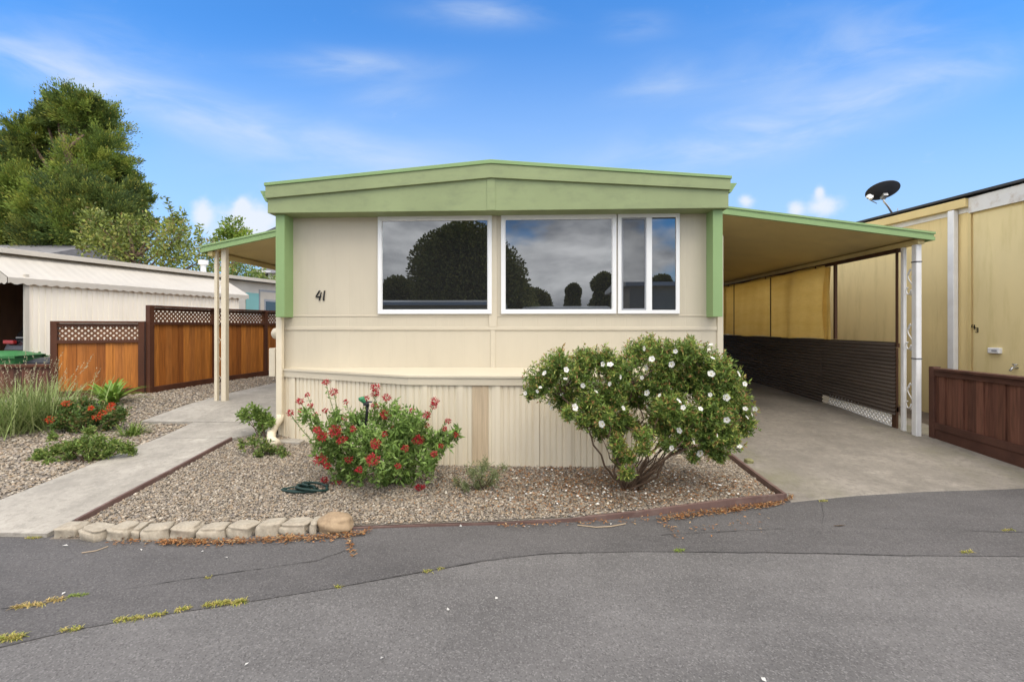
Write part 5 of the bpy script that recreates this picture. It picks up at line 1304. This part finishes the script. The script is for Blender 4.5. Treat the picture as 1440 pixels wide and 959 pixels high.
for i, (x, y, r) in enumerate(HEADS):
    p = front_hit(x, y, cv, DV) if y > 600 else atD(x, y, DV+random.uniform(-.1, .15)); b = Vector(atD(520+(x-520)*.62, 640 if y < 620 else 660, DV+.05))
    if y > 625: b = p+Vector((0, .12, -.12))
    Q = wig(b, p, 5, .02, i); mb.tube(Q, [.006, .006, .005, .004, .0035, .003], 5); stemP.append((p, r*.86/FPX*DV))
    m = 26; t = rng.uniform(.2, .92, m)[:, None]; a_, b_ = np.array(b), np.array(p); PP = a_+(b_-a_)*t; td = unit((b_-a_)[None])
    lst.append(leaf_arrays(PP, unit(td*.6+rdirs(m)*.9), .05*rng.uniform(.5, 1.2, m), .016, pick(PALV, m, .25), curl=.15))
mb.build('stems', M['greenstem'], val, smooth=True)
V, F, C = cat_arrays(lst); mesh_np('foliage', V, F, M['leaf'], val, C)
REDP = [(.42, .022, .04), (.52, .035, .055), (.32, .016, .03), (.58, .07, .08)]
def cluster(p, r, name, parent, pal=REDP, n=None, flat=.8):
    n = n or max(60, int(220*(r/.06)**1.5)); d = rdirs(n); P = np.array(p)+d*r*np.array([1, 1, flat])*rng.uniform(.3, 1.0, (n, 1))
    V, F, C = leaf_arrays(P, unit(d+rdirs(n)*.5), .017*rng.uniform(.7, 1.4, n), .010, pick(pal, n, .2)); return mesh_np(name, V, F, M['petal'], parent, C)
for p, r in stemP: cluster(p, r, 'flower_head', val)
# cut flower head and leaf lying on the gravel
p = Gp(590, 690); f = thing('fallen_flower', 'red flower head lying on the gravel below the valerian', 'flower', p)
cluster(p+Vector((0, 0, .035)), .055, 'flower_head', f, flat=.5)
mb = MB(); mb.tube([p+Vector((0, 0, .03)), p+Vector((.1, .03, .012)), p+Vector((.2, .02, .012))], .003, 5); mb.build('stem', M['greenstem'], f)

# ------------------------------------------------------------------ other plants
def bushy(name, label, px, py, blobs, dep, pal, L, W, dens, k=9, tips=None, stem=True, up=.5, cat='plant', group=None):
    P0_ = Gp(px, py); root = thing(name, label, cat, P0_, group); lst = []; mb = MB()
    for i, (x, y, r) in enumerate(blobs):
        c = np.array(atD(x, y, dep+random.uniform(-.12, .12))); r = r/FPX*dep
        m = max(5, int(dens*(r/.15)**2)); d = rdirs(m); d[:, 2] += .25; d = unit(d); tip = c+d*r*rng.uniform(.3, 1.05, (m, 1)); td = unit(d*.5+np.array([0, 0, up])+rdirs(m)*.3)
        s = rng.uniform(0, L*2.2, (m, k)); P = tip[:, None]-td[:, None]*s[..., None]; P[..., 2] = np.maximum(P[..., 2], G(P[..., 0], P[..., 1])+.01); D = unit(td[:, None]*.45+rdirs(m*k).reshape(m, k, 3)*.9)
        C = pick(pal, m*k, .25)
        if tips: t = rng.uniform(0, 1, m*k) < .18; C[t] = pick(tips, int(t.sum()), .2)
        lst.append(leaf_arrays(P.reshape(-1, 3), D.reshape(-1, 3), L*rng.uniform(.6, 1.3, m*k), W, C))
        mb.tube(wig(P0_+Vector((random.uniform(-.06, .06), 0, 0)), c, 4, .02, i), [.007, .006, .005, .004, .003], 5)
    V, F, C = cat_arrays(lst); mesh_np('foliage', V, F, M['leaf'], root, C)
    if stem: mb.build('stems', M['stem'], root, smooth=True)
    return root
YG = [(.14, .22, .05), (.11, .18, .045), (.18, .26, .07)]
def dep_of(px, py): return (Gp(px, py)-CAMP).dot(Vector((-sa, ca, 0)))
bushy('small_shrub', 'small yellow green shrub by the path corner beside the downspout', 372, 618, [(345, 580, 10), (360, 578, 12), (372, 585, 12), (368, 598, 9), (380, 592, 8), (340, 577, 6)], dep_of(372, 618), YG, .06, .028, 60, 8)
bushy('small_shrub', 'low sprawling plant on the gravel in front of the downspout elbow', 370, 640, [(355, 618, 10), (372, 625, 12), (385, 632, 12), (398, 634, 9), (340, 622, 8), (365, 636, 9)], dep_of(370, 642), [(.10, .16, .045), (.13, .2, .05), (.08, .12, .035)], .045, .02, 60, 8, [(.22, .25, .08)])
bushy('feathery_plant', 'wispy grey green plant at the foot of the rust stained skirting panel', 680, 690, [(665, 660, 12), (680, 655, 14), (695, 665, 12), (672, 675, 14), (690, 680, 12), (708, 655, 7), (655, 680, 10), (642, 675, 7)], dep_of(680, 690), [(.15, .19, .09), (.12, .16, .075), (.19, .22, .11)], .045, .006, 90, 11)
o = bushy('rose_bush', 'low rose bush with orange red blooms beside the low wooden fence', 125, 612, [(85, 590, 14), (100, 580, 16), (120, 585, 18), (140, 582, 18), (160, 585, 16), (172, 578, 10), (105, 598, 14), (130, 600, 14), (150, 598, 12), (120, 565, 12), (95, 570, 10)], dep_of(125, 612)+.15, [(.075, .135, .035), (.06, .105, .03), (.1, .165, .04)], .045, .024, 85, 8, [(.16, .13, .05)])
D0 = dep_of(125, 612)-.15
for x, y, r in [(69, 590, 5.5), (93, 567, 4.5), (156, 573, 5), (146, 580, 5), (136, 587, 5), (157, 569, 3.5), (128, 574, 3)]:
    cluster(atD(x, y, D0), r/FPX*D0, 'rose_bloom', o, [(.62, .06, .025), (.70, .09, .03), (.52, .035, .02)], 90, .85)
o = bushy('ground_cover', 'low spreading green shrublet on pale gravel nearest the path', 118, 650, [(60, 640, 12), (80, 632, 14), (100, 630, 15), (120, 625, 15), (140, 622, 14), (160, 625, 12), (178, 628, 10), (95, 645, 12), (130, 640, 12), (70, 650, 9), (75, 612, 7), (125, 605, 9), (185, 632, 7), (150, 635, 9), (50, 648, 7)], dep_of(118, 645), [(.11, .175, .04), (.085, .14, .035), (.14, .21, .05)], .042, .016, 130, 10, [(.26, .30, .10)], up=.3)
def straps(name, label, px, py, n, L0, L1, wd_, lift, droop, pal, cat='plant', spread=.05, extra=None):
    p = Gp(px, py); root = thing(name, label, cat, p); a = rng.uniform(0, 6.28, n); el = rng.uniform(*lift, n)
    d = np.c_[np.cos(a)*np.cos(el), np.sin(a)*np.cos(el), np.sin(el)]; L = rng.uniform(L0, L1, n)
    base = np.array(p)+np.c_[rng.normal(size=(n, 2))*spread, np.zeros(n)]
    V, F, C = blade_arrays(base, d, L, np.full(n, wd_), pick(pal, n, .2), droop, 5); mesh_np('leaves', V, F, M['leaf'], root, C); return root, p
straps('strap_leaf_plant', 'clump of broad bright green strap leaves against the low wooden fence', 154, 568, 70, .55, .95, .06, (.5, 1.25), .42, [(.13, .23, .035), (.10, .19, .03), (.17, .27, .05)])
straps('lily_tuft', 'short tuft of narrow green leaves beside the path', 187, 612, 110, .2, .36, .014, (.4, 1.4), .35, [(.14, .22, .045), (.11, .18, .04), (.19, .25, .07)], spread=.06)
lv, p = straps('tall_grass', 'tall feathery grey green grass clump with pale seed heads at the left edge', 36, 604, 1100, .55, 1.2, .012, (.6, 1.45), .28, [(.22, .28, .11), (.17, .23, .08), (.27, .32, .15), (.14, .20, .07)], 'grass clump', .24)
n = 110; a = rng.uniform(0, 6.28, n); el = rng.uniform(.75, 1.45, n); d = np.c_[np.cos(a)*np.cos(el), np.sin(a)*np.cos(el), np.sin(el)]; L = rng.uniform(.95, 1.4, n)
tipz = np.array(p)+np.c_[rng.normal(size=(n, 2))*.2, np.zeros(n)]+d*L[:, None]; tipz[:, 2] -= .12*L
m = 14; PP = np.repeat(tipz, m, 0)-np.repeat(d, m, 0)*rng.uniform(0, .16, (n*m, 1))
V, F, C = leaf_arrays(PP, unit(np.repeat(d, m, 0)+rdirs(n*m)*.7), .022, .008, pick([(.36, .34, .24), (.42, .40, .30), (.30, .30, .2)], n*m, .15)); mesh_np('seed_heads', V, F, M['leaf'], lv, C)
o = bushy('purple_flower', 'small purple flowering plant at the end post of the low fence', 80, 560, [(76, 516, 5), (82, 524, 5), (72, 522, 5)], 8.8, [(.16, .07, .28), (.10, .14, .05), (.12, .16, .06)], .035, .015, 60, 7)

# ------------------------------------------------------------------ edging, stones, hose
def edging(name, label, pts, zt_off, zb_off, th, seams=()):
    root = None; mb = MB(); P = [Vector(p) for p in pts]
    rows = [[], [], [], []]
    for i, p in enumerate(P):
        d = (P[min(i+1, len(P)-1)]-P[max(i-1, 0)]); d = Vector((d.x, d.y, 0)).normalized(); nn_ = Vector((-d.y, d.x, 0))*th/2
        zt0 = zt_off[i] if isinstance(zt_off, (list, tuple)) else zt_off
        g = p.z
        for r_, (s, z) in zip(rows, ((1, g+zb_off), (1, g+zt0), (-1, g+zt0), (-1, g+zb_off))): r_.append((p.x+nn_.x*s, p.y+nn_.y*s, z))
    mb.sheet(rows+[rows[0]]); k = len(P); mb.f += [(0, k, 2*k, 3*k), (k-1, 4*k-1, 3*k-1, 2*k-1)]; mb.mi += [0, 0]
    return tag(mb.build(name, M['edging'], None, tuple(P[0]), bev=.004), label, 'edging', 'brown edging boards')
ptsL = [(XB0+.005*math.sin(y*4), y, float(G(XB0, y))) for y in np.linspace(3.92, 6.05, 14)]
edging('edging_board', 'brown edging board between the path and the front gravel bed', ptsL, .055, -.08, .03)
ptsR = [(XB1-.01, y, float(G(XB1-.1, y))) for y in np.linspace(dn[0][1]+.04, 6.25, 12)]
edging('edging_board', 'brown edging board between the front gravel bed and the driveway', ptsR, .065, -.1, .035)
fp_ = [(492, 744), (550, 741.5), (600, 740), (650, 738.8), (700, 737.5), (760, 735.5), (800, 733.5), (850, 730.5), (900, 726.5), (960, 719.5), (1020, 713), (1060, 709), (1101, 705.5)]
ptsF = [Vector(atZ(x, y, ROADZ)) for x, y in fp_]
edging('edging_board', 'long curved brown edging board where the front gravel bed meets the road', ptsF, [.02, .022, .025, .025, .028, .035, .04, .05, .06, .07, .08, .085, .085], -.05, .03)
def rock(name, label, c, sx, sy, sz, e, mat, seed, cat, group=None, rot=0, jit=.07):
    r_ = np.random.default_rng(seed); bm = bmesh.new(); bmesh.ops.create_icosphere(bm, subdivisions=4, radius=1)
    ph = r_.uniform(0, 6.28, 9); fr = r_.uniform(1.2, 3.2, 9)
    for v in bm.verts:
        p = v.co.copy(); q = Vector([math.copysign(abs(t)**e, t) for t in p]); 
        k = 1+jit*(math.sin(fr[0]*p.x*2+ph[0])*math.sin(fr[1]*p.y*2+ph[1])+math.sin(fr[2]*p.z*3+ph[2]+p.x*2))*.6+jit*.22*math.sin(9*p.x+ph[3])*math.sin(8*p.y+ph[4]+3*p.z)+jit*.12*math.sin(21*p.x+ph[5])*math.sin(19*p.z+ph[6]+17*p.y)
        q = Vector((q.x*sx, q.y*sy, q.z*sz))*k; q.x += q.y*(ph[7]-3.14)*.06; q.z += q.x*(ph[8]-3.14)*.02
        v.co = q
    me = bpy.data.meshes.new(name); bm.to_mesh(me); bm.free(); me.materials.append(mat)
    for p in me.polygons: p.use_smooth = True
    o = bpy.data.objects.new(name, me); COL.objects.link(o); o.location = c; o.rotation_euler = (0, 0, rot)
    return tag(o, label, cat, group)
SB = [(88, 757, 18, .1), (125, 761, 20, -.15), (164, 760, 17, 0), (187, 759, 6, .1), (212, 760, 20, .2), (254, 759, 19, .0), (293, 759, 20, .12), (335, 756, 19, -.08), (375, 754, 19, .02), (411, 752, 21, .1), (438, 751, 5, .1)]
SLAB = ['pale edging stone at the left end of the row, touching the path', 'pale edging stone second from the path end of the row', 'pale edging stone with a rust brown patch, third from the path end', 'narrow sliver of pale stone wedged between two edging stones',
        'chunky pale edging stone just right of the narrow stone sliver', 'pale edging stone between the chunky stone and the tilted diamond shaped one', 'tilted diamond shaped pale edging stone midway along the row', 'flat pale edging stone just right of the tilted diamond shaped one',
        'flat pale edging stone third from the boulder, counting full stones', 'widest pale edging stone near the boulder end of the row', 'thin pale stone wedged against the tan boulder']
for i, (x, y, hw, ro) in enumerate(SB):
    p = Gp(x, y+3) if False else atZ(x, y, ROADZ); k = (p.y/ca)*1.0/FPX
    dpt = (p-CAMP).dot(Vector((-sa, ca, 0))); k = dpt/FPX
    rock('edging_stone', SLAB[i], (p.x, p.y+.075, ROADZ+.035), hw*k*.9, .085, .056+.007*(i % 3), .42, M['stone'], 40+i, 'stone', 'stones edging the gravel bed', ro*1.6, .11)
p = atZ(466, 750, ROADZ); rock('boulder', 'rounded tan boulder at the right end of the row of edging stones', (p.x, p.y+.08, ROADZ+.05), .155, .11, .088, .8, M['boulder'], 77, 'boulder', None, .1, .09)
p = Gp(1053, 651); rock('small_rock', 'small mossy rock beside the driveway edging board under the shrub', (p.x, p.y, p.z+.02), .05, .045, .04, .7, surf('mossy_rock', (.20, .19, .09), .9, .25, 12, bstr=.4), 3, 'rock')
# splash tray under the elbow
p = Gp(404, 622); sp_ = MB(); a = float(G(p.x, p.y)); P = [(p.x-.24, p.y-.06), (p.x+.22, p.y-.1), (p.x+.24, p.y+.18), (p.x-.22, p.y+.2)]
sp_.prism([(x, y, a-.02) for x, y in P], (0, 0, .05)); tag(sp_.build('splash_block', M['path'], None, tuple(p), bev=.008), 'flat grey splash block on the gravel under the downspout elbow', 'splash block')
# garden tap and hose among the valerian
pt = Gp(512, 668); dt_ = 4.88
tp = thing('garden_tap', 'green topped garden tap on a dark riser among the red valerian', 'tap', pt)
mb = MB(); mb.tube([pt, atD(512, 640, dt_), atD(513, 610, dt_), atD(516, 580, dt_), atD(517, 571, dt_)], [.016, .016, .015, .014, .014], 8); mb.build('riser', M['black'], tp, smooth=True)
mb = MB(); q = atD(517, 571, dt_); mb.tube([q, q+Vector((0, -.02, .03)), q+Vector((-.01, -.07, .03))], [.02, .022, .018], 10); mb.bar(q+Vector((-.045, 0, .045)), q+Vector((.05, 0, .045)), .022, .014); mb.build('valve', M['bindark'], tp, bev=.004)
mb = MB(); q = atD(513, 566, dt_-.05); mb.tube([q, q+Vector((-.02, 0, .02)), q+Vector((-.03, -.01, .04)), q+Vector((-.035, -.01, .06))], [.02, .024, .034, .03], 12); mb.build('hose_fitting', M['spigot'], tp, smooth=True)
mb = MB(); q = atD(516, 616, dt_-.1); mb.tube([q+Vector((0, .03, 0)), q, q+Vector((0, -.02, 0))], [.034, .04, .03], 14); mb.build('handwheel', M['black'], tp, smooth=True)
ph_ = Gp(432, 692); hz = []
for i in range(90):
    t = i/89; a = t*23; r = .04+.11*abs(math.sin(t*5+.6))*random.uniform(.75, 1.15); hz.append((ph_.x-.12+t*.22+math.cos(a)*r*1.1, ph_.y+math.sin(a)*r*.6, float(G(ph_.x, ph_.y))+.02+.075*t*abs(math.sin(a*.5))))
hz = [(ph_.x-.25, ph_.y-.03, float(G(ph_.x, ph_.y))+.02), (ph_.x-.18, ph_.y-.02, float(G(ph_.x, ph_.y))+.02)]+hz
mb = MB(); mb.tube(hz, .013, 7); tag(mb.build('garden_hose', M['hose'], None, tuple(ph_), smooth=True), 'dark green hose heaped on the gravel left of the red valerian', 'hose')

# ------------------------------------------------------------------ litter, petals, weeds
def scatter_flat(name, P, L, W, pal, mat, curl=.1, lift=.25, label=None, cat=None):
    n = len(P); a = rng.uniform(0, 6.28, n); D = unit(np.c_[np.cos(a), np.sin(a), rng.uniform(-.05, lift, n)]); S = unit(np.cross(D, np.array([0, 0, 1.])+rdirs(n)*.4)); N = np.cross(S, D)
    L = L*rng.uniform(.5, 1.3, (n, 1)); Wn = W*rng.uniform(.6, 1.3, (n, 1)); V = np.empty((n, 4, 3)); V[:, 0] = P; V[:, 1] = P+D*L*.5+S*Wn/2+N*Wn*.2; V[:, 2] = P+D*L; V[:, 3] = P+D*L*.5-S*Wn/2+N*Wn*.2
    o = mesh_np(name, V.reshape(-1, 3), np.arange(n*4).reshape(n, 4), mat, None, np.repeat(pick(pal, n, .3), 4, 0)); return tag(o, label, cat, None, 'stuff')
BR = [(.30, .13, .045), (.22, .09, .03), (.38, .19, .08), (.15, .075, .035), (.36, .24, .12)]
pts = []
for (x0, y0, x1, y1, n, s) in [(155, 764, 260, 764, 130, 4), (225, 765, 290, 764, 320, 3.5), (290, 766, 410, 759, 420, 3.5), (400, 760, 470, 757, 260, 4), (470, 757, 520, 750, 160, 3), (490, 755, 497, 785, 60, 2), (930, 731, 1040, 717, 520, 4), (1030, 718, 1100, 709, 420, 3), (930, 735, 960, 760, 40, 5), (700, 742, 930, 732, 120, 3), (1100, 706, 1115, 700, 70, 3), (960, 745, 1080, 735, 40, 12)]:
    t = rng.uniform(0, 1, n); X = x0+(x1-x0)*t+rng.normal(size=n)*2; Y = y0+(y1-y0)*t+rng.normal(size=n)*s*.6
    for a, b in zip(X, Y): q = atZ(a, b, ROADZ); pts.append((q.x, q.y, ROADZ+.012+random.uniform(0, .014)))
scatter_flat('leaf_litter', np.array(pts), .034, .011, BR, M['litter'], label='dry orange brown leaf litter along the kerb stones and edging', cat='leaf litter')
n = 7000; X = rng.normal(.9, 1.0, n); Y = rng.normal(4.95, .5, n); ok = (X > XB0+.1) & (X < XB1-.06) & (Y > np.array([near_y(a) for a in X])+.04) & (Y < 5.42); X, Y = X[ok], Y[ok]
scatter_flat('bed_leaf_litter', np.c_[X, Y, G(X, Y)+.027+rng.uniform(0, .012, len(X))], .034, .012, BR+[(.10, .06, .035)], M['litter'], label='brown dead leaves scattered over gravel under the white flowered shrub', cat='leaf litter')
n = 520; X = rng.normal(1.0, .85, n); Y = rng.normal(4.85, .5, n); ok = (X > XB0+.1) & (X < XB1-.06) & (Y > np.array([near_y(a) for a in X])+.04) & (Y < 5.42); X, Y = X[ok], Y[ok]
scatter_flat('fallen_petals', np.c_[X, Y, G(X, Y)+.034+rng.uniform(0, .012, len(X))], .030, .026, [(.78, .76, .70), (.68, .64, .54), (.8, .79, .76)], M['petal'], label='white petals dropped on the gravel round the flowering shrub', cat='petals')
RP = [(96, 769), (199, 776), (283, 777), (92, 834), (350, 934), (628, 860), (743, 742), (735, 741), (726, 739), (1070, 955), (700, 842), (535, 929), (320, 786), (650, 741), (780, 740), (860, 737)]
scatter_flat('road_petals', np.array([(*atZ(x, y, ROADZ)[:2], ROADZ+.012) for x, y in RP]), .032, .024, [(.75, .73, .68)], M['petal'], label='few white petals and paper scraps lying on the asphalt', cat='petals')
dry = [(1180, 738, 30), (855, 738, 70), (1090, 739, 14), (980, 757, 12)]
for x, y, w_ in [(1180, 738.5, 20)]:
    a, b = atZ(x-9, y, ROADZ+.012), atZ(x+10, y-1, ROADZ+.012); V, F, C = leaf_arrays(np.array([a]), unit(np.array([b-a])), (b-a).length, .04, np.array([(.42, .30, .19)])); tag(mesh_np('dry_leaf', V, F, M['litter'], None, C, a), 'single curled tan leaf on the asphalt before the driveway', 'leaf')
mb = MB(); mb.tube([atZ(812, 738, ROADZ+.012), atZ(838, 741, ROADZ+.012), atZ(858, 740, ROADZ+.013), atZ(880, 736, ROADZ+.012)], .005, 6); tag(mb.build('twig', surf('pale_twig', (.36, .28, .19), .8), None, tuple(atZ(850, 739, ROADZ))), 'thin pale twig lying on the road below the shrub', 'twig')
mb = MB(); mb.tube([atZ(115, 777, ROADZ+.012), atZ(135, 774, ROADZ+.012), atZ(152, 768, ROADZ+.012)], .004, 6); tag(mb.build('twig', bpy.data.materials['pale_twig'], None, tuple(atZ(135, 774, ROADZ))), 'thin pale twig on the road before the leftmost edging stones', 'twig')
GR = [(.24, .25, .05), (.30, .28, .07), (.19, .22, .045), (.36, .30, .12)]; DRY = [(.42, .32, .14), (.34, .25, .1), (.30, .27, .08)]
def weed(x, y, hw, n, L, pal, label):
    p = atZ(x, y, ROADZ); k = (p-CAMP).dot(Vector((-sa, ca, 0)))/FPX; a = rng.uniform(0, 6.28, n); el = rng.uniform(.15, 1.3, n); d = np.c_[np.cos(a)*np.cos(el), np.sin(a)*np.cos(el), np.sin(el)]
    u_ = rng.uniform(-1, 1, n); base = np.array(p)+np.c_[u_*hw*k, -u_*hw*k*(-.22)*1.0+rng.normal(size=n)*.008, np.full(n, .006)]
    V, F, C = blade_arrays(base, d, L*rng.uniform(.5, 1.2, n), np.full(n, .004), pick(pal, n, .25), .5, 3)
    tag(mesh_np('weed_tuft', V, F, M['leaf'], None, C, p), label, 'weed', 'weeds growing in the road cracks')
for a in [(10, 899, 19, 260, .055, GR, 'yellow green weed tuft at the left edge of the road'), (100, 886, 13, 90, .035, GR, 'flat weed tuft with brown litter, second from the left in the lower crack'), (181, 871, 17, 160, .036, GR, 'long low weed tuft left of two small tufts in the lower crack'),
          (222, 865, 11, 90, .03, GR, 'small sparse weed tuft midway along the lower crack'), (257, 858, 8, 110, .036, GR, 'compact roundish weed tuft just left of the longest tuft'), (316, 849, 26, 330, .042, GR, 'longest bright weed tuft at the right end of the lower crack'),
          (40, 853, 18, 130, .05, DRY, 'dry straw coloured weed tuft in the upper crack at the left'), (77, 845, 10, 60, .05, DRY, 'thin dry weed with a pale scrap in the upper crack'), (109, 838, 11, 110, .028, [(.14, .2, .05), (.18, .23, .05)], 'green mossy weed in the upper crack'),
          (475, 826, 5, 30, .03, GR, 'tiny weed in the crack below the tan boulder'), (602, 804, 6, 40, .03, GR, 'tiny weed in the middle of the long road crack'), (620, 800, 4, 25, .025, GR, 'tiny weed just right of another in the middle of the road crack'),
          (293, 813, 4, 25, .025, GR, 'tiny weed in the upper crack below the diamond shaped stone'), (955, 775, 7, 60, .04, [(.2, .27, .06), (.16, .22, .05)], 'small green weed on the seam below the right edging board'), (1158, 705, 7, 60, .03, GR, 'small weed where driveway concrete meets the asphalt'),
          (1360, 777, 10, 70, .028, GR, 'flat weed on the road seam near the right edge'), (1418, 746, 9, 70, .028, GR, 'flat weed on the upper seam at the right edge'), (48, 757, 10, 90, .03, GR, 'low weed where the path meets the road')]: weed(*a)
